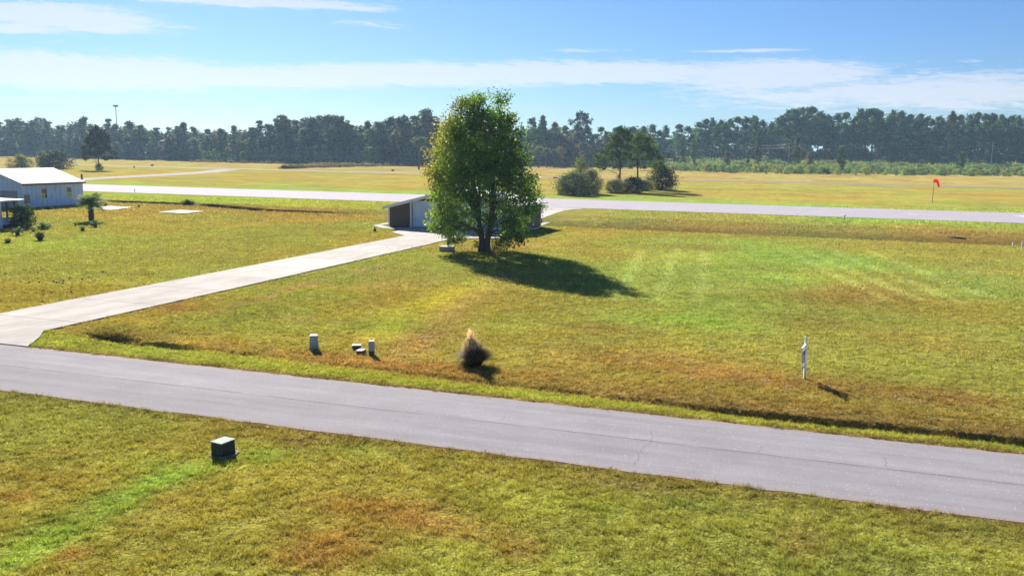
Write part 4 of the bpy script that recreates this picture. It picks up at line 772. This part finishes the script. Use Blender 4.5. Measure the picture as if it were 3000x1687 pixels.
# pale blue metal building: local origin = near right corner
def blue_building():
    u0,v0=guv(70,610.8); r=frame_uv('metal_building',u0,v0,'pale blue metal building with a low pale roof at the left edge','building'); D=11.6; Wd=12.4; hw=3.7; rz=5.7
    mb=MB(); t=.15
    mb.box(-t,0,0,D,.12,hw)                       # right wall
    mb.prism([(-Wd,0),(-t-.003,0),(-t-.003,.15),(-Wd,.15)],.12,hw); mb.box(-Wd,-t-.003,D-.15,D,.12,hw); mb.box(-Wd-t,-Wd-.003,0,D,.12,hw)
    mb.build('wall',MAT['wallblue'],r)
    gb=MB()
    for y in (0.,D-.15): gb.add([(-Wd-t,y,hw+.003),(0,y,hw+.003),(-Wd/2,y,rz-.12),(-Wd-t,y+.15,hw+.003),(0,y+.15,hw+.003),(-Wd/2,y+.15,rz-.12)],[(0,1,2),(5,4,3),(0,3,4,1),(1,4,5,2),(2,5,3,0)])
    gb.build('gable',MAT['wallblue'],r)
    rb=MB(); ov=.35
    def slope(x0,z0,x1,z1): 
        rb.add([(x0,-ov,z0),(x1,-ov,z1),(x1,D+ov,z1),(x0,D+ov,z0),(x0,-ov,z0+.1),(x1,-ov,z1+.1),(x1,D+ov,z1+.1),(x0,D+ov,z0+.1)],[(3,2,1,0),(4,5,6,7),(0,1,5,4),(1,2,6,5),(2,3,7,6),(3,0,4,7)])
    sl=(rz-hw)/(Wd/2); slope(-Wd/2,rz,ov,hw-sl*ov); rb2=rb; slope(-Wd-ov,hw-sl*ov,-Wd/2-.002,rz)
    rf_=rb.build('roof',MAT['roofmetal'],r); 
    fm=MB(); fm.box(ov-.02,ov+.03,-ov,D+ov,hw-sl*ov-.16,hw-sl*ov+.07); fm.build('fascia',MAT['brown'],r)
    MB().box(-Wd,.04,-.04,D+.02,-.1,.115).build('foundation',MAT['block'],r)
    for yc,tag_ in ((3.9,'near'),(8.75,'far')):
        f=MB(); w=.5; z0,z1=1.35,2.85
        f.box(0,.05,yc-w-.1,yc-w,z0-.1,z1+.1); f.box(0,.05,yc+w,yc+w+.1,z0-.1,z1+.1); f.box(0,.05,yc-w,yc+w,z1,z1+.1); f.box(0,.06,yc-w,yc+w,z0-.1,z0); f.box(.0,.045,yc-w,yc+w,2.04,2.1)
        o=f.build('window',MAT['white'],r); MB().box(.003,.03,yc-w,yc+w,2.1,z1).build('pane',MAT['glass'],o)
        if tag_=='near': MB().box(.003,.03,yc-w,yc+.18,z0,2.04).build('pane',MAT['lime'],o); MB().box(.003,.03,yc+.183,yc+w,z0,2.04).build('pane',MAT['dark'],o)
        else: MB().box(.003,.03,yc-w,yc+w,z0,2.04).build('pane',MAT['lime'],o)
    d=MB(); d.box(-4.6,-4.45,-.06,0,.12,2.75); d.box(-.95,-.8,-.06,0,.12,2.75); d.box(-4.45,-.95,-.06,0,2.6,2.75); o=d.build('garage_door',MAT['white'],r); MB().box(-4.45,-.95,-.03,-.003,.12,2.6).build('door_panel',MAT['greypanel'],o)
    c=MB(); c.box(-.10,.03,-.03,.10,.12,hw); c.box(-.06,.03,D-.08,D+.03,.12,hw); c.build('corner_trim',MAT['trim'],r)
    MB().box(.02,.32,.15,.95,.75,2.0).build('meter_cabinet',MAT['block'],r,bevel=.02)
blue_building()
def porch():
    u0,v0=guv(4,670); r=frame_uv('screened_porch',u0,v0,'screened porch with a flat white roof cropped by the left edge','porch'); L=2.75
    MB().box(-3.5,.15,.15,L,.45,.62).build('floor',MAT['wallblue'],r); MB().box(-3.4,0,.3,L-.1,-.1,.45).build('underfloor_shade',MAT['dark'],r)  # near-black box painted in for the shade under the raised floor
    MB().box(-.06,.06,.12,L-.1,.62,1.25).build('low_wall',MAT['wallblue'],r)
    rb=MB(); rb.box(-4.,.35,-.4,L+.35,3.05,3.22); rb.build('roof',MAT['white'],r)
    for y,w in ((0.,.14),(.9,.07),(2.0,.07)):
        MB().box(-.12,.08,y-w/2,y+w,0. if y==0 else 1.25,3.05).build('post',MAT['wallblue'] if y==0 else MAT['dark'],r)
    MB().box(-3.4,-3.3,.2,L-.1,.62,3.05).build('back_wall',MAT['wallblue'],r); MB().box(-1.8,-1.2,2.,2.7,.62,1.45,.08).build('chair',MAT['dark'],r) if False else None
porch()
# garage / hangar
def garage():
    u0,v0=100.6,-51.3; r=frame_uv('garage',u0,v0,'low garage with brown left bay and wide pale door, behind the shade tree','building'); Wd=16.6; D=9.9; ax=8.6; zl,za,zr=2.55,4.75,3.05
    def roofz(x): return zl+(za-zl)*x/ax if x<ax else za+(zr-za)*(x-ax)/(Wd-ax)
    xs=[0,3.05,ax,Wd]
    def gable(y0,y1,x0,x1,zb,mat,name):
        pts=[x0]+[q for q in (ax,) if x0<q<x1]+[x1]; vs=[];n=len(pts)
        for y in (y0,y1):
            vs+=[(x0,y,zb)]+[(x1,y,zb)]+[(q,y,roofz(q)-.05) for q in pts[::-1]]
        m=n+2; fs=[tuple(range(m)),tuple(range(m,2*m))[::-1]]+[(i,m+i,m+(i+1)%m,(i+1)%m) for i in range(m)]
        return MB().add(vs,fs).build(name,mat,r)
    gable(.0,.15,.14,2.92,.05,MAT['brown'],'left_bay'); gable(.55,.7,3.05,14.9,.05,MAT['dark'],'recess_shade')  # near-black sheet behind the doors paints the shade in the gap above them
    gable(0,.15,14.9,Wd-.16,.05,MAT['brown'],'front_wall'); gable(D-.15,D,0.,Wd-.003,.05,MAT['brown'],'back_wall')
    MB().box(0,.15,.153,D-.153,.05,zl-.05).build('side_wall',MAT['brown'],r); MB().box(Wd-.15,Wd,0,D-.16,.05,zr-.08).build('side_wall',sidingmat('tan_siding',(.20,.15,.145),.4),r)
    d=MB(); 
    for i in range(4): d.box(3.16+i*2.93,3.16+i*2.93+2.9,.12 if i%2 else .2,.17 if i%2 else .25,.12,3.18)
    d.build('hangar_door',MAT['doorpanel'],r); MB().box(3.05,14.9,.05,.28,3.19,3.33).build('door_track',MAT['white'],r)
    tr=MB(); tr.box(-.05,.137,-.05,.10,.05,zl-.05); tr.box(2.925,3.10,-.06,.12,.05,roofz(3)-.2); tr.box(Wd-.13,Wd+.05,-.05,.12,.05,zr-.1); tr.box(Wd-.1,Wd+.04,D-.12,D+.05,.05,zr-.1); tr.build('corner_trim',MAT['trim'],r)
    rb=MB(); ov=.55; oy=.6
    def sl(x0,x1,dz=0.):
        z0,z1=[(zl+(za-zl)*x/ax if x<=ax else za+(zr-za)*(x-ax)/(Wd-ax)) for x in (x0,x1)]
        rb.add([(x0,-oy,z0),(x1,-oy,z1),(x1,D+oy,z1),(x0,D+oy,z0),(x0,-oy,z0+.14),(x1,-oy,z1+.14),(x1,D+oy,z1+.14),(x0,D+oy,z0+.14)],[(3,2,1,0),(4,5,6,7),(0,1,5,4),(1,2,6,5),(2,3,7,6),(3,0,4,7)])
    sl(-ov,ax-.001); sl(ax,Wd+ov); rb.build('roof',MAT['white'],r)
    fa=MB(); 
    for x0,x1 in ((-ov,ax),(ax,Wd+ov)):
        z0,z1=[(zl+(za-zl)*x/ax if x<=ax else za+(zr-za)*(x-ax)/(Wd-ax)) for x in (x0,x1)]
        fa.add([(x0,-oy-.04,z0-.22),(x1,-oy-.04,z1-.22),(x1,-oy-.04,z1+.12),(x0,-oy-.04,z0+.12),(x0,-oy-.003,z0-.22),(x1,-oy-.003,z1-.22),(x1,-oy-.003,z1+.12),(x0,-oy-.003,z0+.12)],[(0,1,2,3),(7,6,5,4),(0,4,5,1),(3,2,6,7),(0,3,7,4),(1,5,6,2)])
    fa.build('fascia',MAT['trim'],r)
    f=MB(); yc=5.6; w=.42
    f.box(Wd,Wd+.05,yc-w-.08,yc-w,1.2,2.4); f.box(Wd,Wd+.05,yc+w,yc+w+.08,1.2,2.4); f.box(Wd,Wd+.05,yc-w,yc+w,2.32,2.4); f.box(Wd,Wd+.06,yc-w,yc+w,1.2,1.28); f.box(Wd,Wd+.045,yc-.03,yc+.03,1.28,2.32)
    o=f.build('window',MAT['white'],r); MB().box(Wd+.003,Wd+.03,yc-w,yc+w,1.28,2.32).build('pane',MAT['glass'],o)
    MB().box(6.0,6.5,.02,.11,.12,.42).build('door_handle',MAT['dark'],r)
    for i,(dx,y0,y1) in enumerate(((.55,1.6,4.3),(.75,4.5,6.3))):
        p=uvw(u0+y0,v0+Wd+dx,.12); q=uvw(u0+y1,v0+Wd+dx+.1,.12); o=MB().tube([p,q],.07,8).build('plastic_pipe',MAT['white']); tag(o,'%s white plastic pipe lying along the foot of the garage side wall'%('longer' if i==0 else 'shorter'),'pipe','pipes beside the garage')
garage()

# ------------------------------------------------------------------ street furniture and small things
def at(px,py): p=G(px,py); return (p[0],p[1],float(terrain(p[0],p[1])))
def transformer():
    c=G(654.5,1329); rz=math.radians(-28.5); r=empty('transformer_box',(c[0],c[1],float(terrain(c[0],c[1]))),rz); tag(r,'dark green utility transformer box with a pale faded lid on the near grass','utility box')
    a,b=.29,.225
    bd=MB(); bd.box(-b,b,-a,a,.04,.44,.008)
    for s in (1,):
        for k in range(5):
            z=.10+k*.065
            bd.box(b-.008,b+.012,-a+.05,a-.05,z,z+.022); bd.box(-b+.05,b-.05,-a-.012,-a+.008,z,z+.022)
    bd.build('cabinet',MAT['green'],r,bevel=.004)
    ld=MB(); ld.box(-b-.035,b+.035,-a-.035,a+.035,.443,.475,.012); o=ld.build('lid',MAT['greentop'],r,bevel=.008)
    MB().box(-.10,-.02,-.2,-.17,.476,.486).build('lid_hinge',MAT['green'],o); MB().box(-b-.05,b+.05,-a-.05,a+.05,-.05,.042).build('base',MAT['block'],r,bevel=.01)
    rng=np.random.default_rng(2); s=MB()
    ring=[(math.cos(t)*.52*(1+.2*rng.random()),math.sin(t)*.55*(1+.2*rng.random())) for t in np.linspace(0,6.283,19)[:-1]]
    ring=[(a*.78,b*.72) for a,b in ring]
    s.prism(ring,-.05,.022); o=s.build('soil_patch',MAT['soil'],None); o.location=(c[0],c[1]+.05,float(terrain(c[0],c[1]))+.02); tag(o,'patch of bare sandy soil round the foot of the transformer box','soil',kind='stuff')
transformer()
def pedestal_big():
    p=at(920,1021); r=empty('utility_pedestal',p,math.radians(8)); tag(r,'large pale grey-green telecom pedestal with a white paper label, left of the meter boxes','utility box')
    MB().box(-.235,.235,-.20,.20,0.,.16,.02).build('base',MAT['ped'],r,bevel=.01); MB().box(-.205,.205,-.17,.17,.163,.64,.02).build('body',MAT['ped'],r,bevel=.012)
    MB().box(-.20,.20,-.165,.165,.643,.70,.03).build('lid',MAT['pedtop'],r,bevel=.012)
    o=MB().box(-.155,.02,-.178,-.166,.40,.58).build('paper_label',MAT['label'],r)
    mb=MB()
    for x0,x1,z0,z1 in ((-.13,-.10,.44,.53),(-.075,-.045,.44,.53),(-.025,.0,.44,.53)): mb.box(x0,x1,-.182,-.1785,z0,z1)
    mb.build('print',MAT['signblue'],o); MB().box(.12,.15,-.19,-.16,.2,.24).build('latch',MAT['dark'],r)
pedestal_big()
def pedestal_small():
    p=at(1089,1038); r=empty('utility_pedestal',p,math.radians(-6)); tag(r,'slim pale green utility pedestal with a dark base, right of the meter boxes','utility box')
    MB().box(-.12,.12,-.11,.11,0,.20,.0).build('base',MAT['lidside'],r,bevel=.008); MB().box(-.125,.125,-.115,.115,.203,.64,.006).build('body',MAT['ped'],r,bevel=.012); MB().box(-.135,.135,-.125,.125,.643,.685,.015).build('lid',MAT['pedtop'],r,bevel=.01)
pedestal_small()
for px,py,rz,w,d,l in ((1045,1020,.12,.40,.30,'low water meter box with a purple-grey lid, rear one of the two'),(1059,1034,-.45,.36,.30,'tilted water meter box with a purple-grey lid, front one of the two')):
    r=empty('meter_box',at(px,py),rz); tag(r,l,'meter box','meter boxes between the pedestals'); 
    if 'tilted' in l: r.rotation_euler=(.12,-.10,rz)
    MB().box(-w/2,w/2,-d/2,d/2,-.03,.15).build('box',MAT['lidside'],r,bevel=.01); MB().box(-w/2-.02,w/2+.02,-d/2-.02,d/2+.02,.153,.195,.01).build('lid',MAT['lid'],r,bevel=.01)
def sign():
    p=at(2357,1108); r=empty('sale_sign',p,0.); r.rotation_euler=(0,math.radians(-1.2),0); tag(r,'white wooden sale sign post with a hanging panel, seen nearly edge-on by the roadside','sign')
    MB().box(-.05,.05,-.05,.05,-.1,1.66).build('post',MAT['white'],r,bevel=.006)
    MB().lathe([(.06,1.66),(.068,1.68),(.05,1.70),(.035,1.72),(.055,1.76),(.06,1.79),(.045,1.83),(.012,1.88)],10).build('finial',MAT['white'],r,True)
    an=math.radians(206); dx,dy=math.sin(an),math.cos(an)         # arm direction
    rz=math.atan2(dy,dx); a=bpy.data.objects.new('arm',MB().box(.05,1.0,-.045,.045,1.46,1.56).mesh('arm',bevel=.006)); C.objects.link(a); a.data.materials.append(MAT['white']); a.parent=r; a.rotation_euler=(0,0,rz)
    def sub(n,mb,m,par): o=mb.build(n,MAT[m],par); return o
    pn=sub('panel',MB().box(.14,.86,-.015,.015,.78,1.40),'signwhite',a); sub('panel_band',MB().box(.16,.84,.0155,.020,1.16,1.36),'signblue',a); sub('panel_band',MB().box(.16,.84,-.020,-.0155,1.16,1.36),'signblue',a)
    for x in (.22,.78): sub('hanger',MB().tube([(x,0,1.40),(x,0,1.47)],.008,5),'metal',a)
    sub('rider',MB().box(.2,.80,-.012,.012,.56,.74),'signwhite',a); 
    for x in (.3,.7): sub('hanger',MB().tube([(x,0,.74),(x,0,.78)],.006,5),'metal',a)
    sub('print_line',MB().box(.22,.74,.0155,.018,1.02,1.06).box(.22,.64,.0155,.018,.93,.96).box(.22,.70,.0155,.018,.84,.88).box(.22,.74,-.018,-.0155,1.02,1.06).box(.22,.64,-.018,-.0155,.93,.96),'signblue',a)
sign()
def windsock():
    p=at(2731,594); hz=hgt(2731,594,541); r=empty('windsock',p,0.); tag(r,'limp orange windsock on a thin pole beyond the runway','windsock'); ht=hgt(2731,594,525)
    MB().tube([(0,0,-.1),(.05,0,hz)],[.055,.05],8).build('pole',MAT['pole'],r); 
    MB().tube([(.05,0,hz),(.08,0,ht-.35)],[.03,.025],6).build('mast',MAT['pole'],r)
    s=MB().tube([(-.02,0,ht-.50),(.15,0,ht-.30),(.42,0,ht-.26),(.66,-.02,ht-.42),(.84,-.04,ht-.80),(.98,-.05,ht-1.2),(1.08,-.05,ht-1.62)],[.28,.33,.35,.30,.25,.21,.17],14); o=s.build('sock',MAT['orange'],r,True)
    MB().lathe([(.30,-.02),(.33,0),(.30,.02)],14,(0,0,0)).build('hoop',MAT['pole'],o).location=(0,0,ht-.5)
windsock()
for px,yb,yt,l in ((2474,646,628,'white globe edge light on the near side of the runway, right half'),(2482,606,600,'small white edge light on the far side of the runway, right half'),(395,563,553,'small dark edge light on the near side of the runway, left end'),(629,541,536,'tiny white edge light on the far side of the runway, left')):
    r=empty('edge_light',at(px,yb)); tag(r,l,'runway light'); h=hgt(px,yb,yt); MB().tube([(0,0,-.05),(0,0,h*.7)],.06,8).build('stake',MAT['metal'],r); MB().lathe([(.05,h*.65),(.15,h*.72),(.17,h*.85),(.11,h*.97),(.02,h)],10).build('lamp',MAT['white'] if 'dark' not in l else MAT['dark'],r,True)
for px,yb,yt,w,l in ((240,527,510,.45,'dark weathered post beside the diagonal taxiway'),(393,493,486,.4,'dark marker on the far taxiway behind the lone dark pine'),(446,487,482,1.2,'small reddish marker box on the grass beyond the far taxiway'),(1151,502,497,1.1,'small dark marker box on the far taxiway left of the shade tree'),(1627,523,518.5,1.5,'dark purple marker box on the far taxiway right of the shade tree')):
    r=empty('marker',at(px,yb)); tag(r,l,'marker'); h=hgt(px,yb,yt); MB().box(-w/2,w/2,-.15,.15,.1,h).build('face',MAT['lidside'] if 'purple' in l or 'red' in l else MAT['dark'],r,bevel=.02); MB().box(-w/2+.1,-w/2+.18,-.04,.04,-.1,.12).box(w/2-.18,w/2-.1,-.04,.04,-.1,.12).build('leg',MAT['pole'],r)
def wellbox():
    p=at(1313,735); r=empty('well_box',p,RZ_UV+math.radians(6)); tag(r,'low concrete block well box on the lawn left of the shade tree','well box')
    m=MB(); m.box(-.72,.5,-.55,-.35,-.1,.42); m.box(-.72,.5,.35,.55,-.1,.42); m.box(-.72,-.52,-.347,.347,-.1,.42); m.box(.3,.5,-.347,.347,-.1,.42); m.build('block_wall',MAT['block'],r)
    MB().box(-.76,.54,-.59,.59,.423,.47).build('cap',MAT['stone'],r,bevel=.01)
    q=empty('hand_pump',(p[0],p[1],p[2]+.47),.3); tag(q,'small blue pump with a white collar standing on the well box','pump'); 
    MB().lathe([(.13,0),(.13,.12),(.08,.14)],12).build('collar',MAT['white'],q,True); MB().lathe([(.12,.14),(.15,.22),(.15,.46),(.10,.55),(.04,.58)],12).build('tank',MAT['blue'],q,True); MB().tube([(.1,0,.25),(.3,0,.22),(.34,0,.05)],.03,7).build('pipe',MAT['metal'],q)
wellbox()
r=empty('flower_pot',at(1098,678)); tag(r,'small black pot standing on the lawn left of the garage','pot'); MB().lathe([(.14,0),(.18,.30),(.20,.36),(.16,.37),(.14,.30)],14).build('pot',MAT['dark'],r,True); MB().lathe([(.02,.25),(.10,.36),(.08,.5),(.01,.56)],9).build('stub',MAT['clod'],r,True)
def light_mast():
    q=fground(347,40); h=htop(q,345,322); r=empty('light_mast',(q[0],q[1],0)); tag(r,'very tall thin light mast rising above the wood at left','light mast'); MB().tube([(0,0,-.2),(0,0,h)],[.36,.24],8).build('pole',MAT['pole'],r)
    MB().lathe([(1.6,h-.5),(1.9,h+.1),(1.5,h+.6)],12).build('lamp_ring',MAT['pole'],r)
light_mast()
# power line at the foot of the wood
PP=[(2180,496,418),(2308,500,420),(2600,506,418),(2901,509,416),(3120,513,414)]; tops=[]
for i,(px,yb,yt) in enumerate(PP):
    p=at(px,yb); h=hgt(px,yb,yt); r=empty('power_pole',p); tag(r,['power pole behind the brush above the dark round bush side','pale power pole under the highest part of the wood','power pole behind the brush left of the windsock','pale power pole behind the brush at the right','power pole beyond the right edge'][i],'power pole','power poles along the wood')
    MB().tube([(0,0,-.2),(0,0,h)],[.22,.15],8).build('pole',MAT['metal'] if i in (1,3) else MAT['wood'],r); MB().box(-1.1,1.1,-.08,.08,h-.7,h-.5).build('crossarm',MAT['wood'],r); tops.append((p[0],p[1],h-.45))
for k,dz in enumerate((0.,1.6)):
    m=MB()
    for a,b in zip(tops[:-1],tops[1:]):
        pts=[]
        for i in range(9): t=i/8; pts.append((a[0]+(b[0]-a[0])*t,a[1]+(b[1]-a[1])*t,a[2]+(b[2]-a[2])*t-dz-1.2*4*t*(1-t)))
        m.tube(pts,.03,4,False)
    tag(m.build('power_line',MAT['metal']),['upper power line strung in front of the right wood','lower power line strung in front of the right wood'][k],'power line')
# white stakes at right edge
for px,yb,yt,l in ((2966,722,711,'short white stake on the lawn near the right edge'),):
    r=empty('stake',at(px,yb)); tag(r,l,'stake'); MB().box(-.04,.04,-.04,.04,-.1,hgt(px,yb,yt)).build('post',MAT['white'],r); MB().box(-.07,.07,-.07,.07,hgt(px,yb,yt)+.001,hgt(px,yb,yt)+.05).build('cap',MAT['white'],r)
p=at(2993,730); r=empty('pipe_frame',p); tag(r,'white pipe frame cut off by the right edge of the lawn','frame'); MB().tube([(0,0,0),(0,0,.85),(.6,0,.85),(.6,0,0)],.05,7).build('upright',MAT['white'],r); MB().tube([(0,0,.12),(.6,0,.12)],.04,7).build('crossbar',MAT['white'],r)
# dark culvert mouths and debris
r=empty('culvert_pipe',at(2803,694),RZ_UV); tag(r,'black culvert pipe mouth in the brown swale at right','culvert'); MB().tube([(-.9,.5,.02),(.9,-.3,-.14)],.24,12).build('pipe',MAT['clod'],r,True)
o=obj('debris_pile',broad_mesh(.6,1.3,30,26,.2,601,(.05,.035,.025),.02)[0],MAT['bush']); o.location=at(551,600); tag(o,'dark pile of debris on the grass between the two ditch cuts','debris')
# dark clods on the left lawn, pale stones by the roadside
cl=MB(); cl.lathe([(.04,0),(.085,.03),(.08,.07),(.03,.10)],7); cme=cl.mesh('clod',True); rq=random.Random(4)
spots=[(56,802),(110,799),(240,791),(302,797),(85,828),(115,827),(124,833),(132,832),(157,825),(166,828),(174,828),(184,829),(185,823),(204,816),(259,812),(267,814),(211,842),(208,855),(126,852),(127,863),(124,883),(151,857),(108,857),(17,802),(31,799),(70,791),(89,797),(240,819),(102,768),(100,745)]
for i,(x_,y_) in enumerate(spots):
    o=bpy.data.objects.new('dirt_clod',cme); C.objects.link(o); o.location=at(x_,y_); s=rq.uniform(.5,1.1); o.scale=(s*1.2,s,s); o.rotation_euler=(0,0,rq.uniform(0,6)); 
    if not cme.materials: cme.materials.append(MAT['clod'])
    tag(o,'small dark clod on the left lawn above the driveway','clod','dark clods on the left lawn')
rng=np.random.default_rng(8); mb=MB()
for cxp,cyp,rx,ry,n in ((2310,1137,14,5,9),(2246,1117,9,3,4),(2430,1138,26,8,10),(2630,1166,16,5,7),(2530,1128,30,5,6),(2080,1018,6,2,3),(2470,1160,20,4,4),(1245,988,16,10,8),(2700,1172,20,4,5),(2180,1105,40,6,5),(2000,1105,50,5,4)):
    for i in range(n):
        x_,y_,z_=at(cxp+rng.normal()*rx*.6,cyp+rng.normal()*ry*.6); s=rng.uniform(.02,.06)
        mb.lathe([(s*.7,-.01),(s,.01+s*.12),(s*.8,s*.35),(s*.3,s*.5)],6,(x_,y_,z_+.02))
tag(mb.build('stones',MAT['stone']),'pale limestone chips in the brown turf by the sale sign','stones',kind='stuff')

# ------------------------------------------------------------------ haze
m=bpy.data.materials.new('haze'); m.use_nodes=True; t=NT(m.node_tree); m.node_tree.nodes.clear(); pv=t.n('ShaderNodeVolumePrincipled'); pv.inputs['Color'].default_value=(.45,.70,1.,1); pv.inputs['Density'].default_value=.00013; pv.inputs['Anisotropy'].default_value=.2
o=t.n('ShaderNodeOutputMaterial'); t.L.new(pv.outputs[0],o.inputs['Volume'])
HZ=MB().box(-6500,6500,-6500,6500,-3.,48.).build('haze',m); tag(HZ,'thin blue haze','haze',kind='stuff')
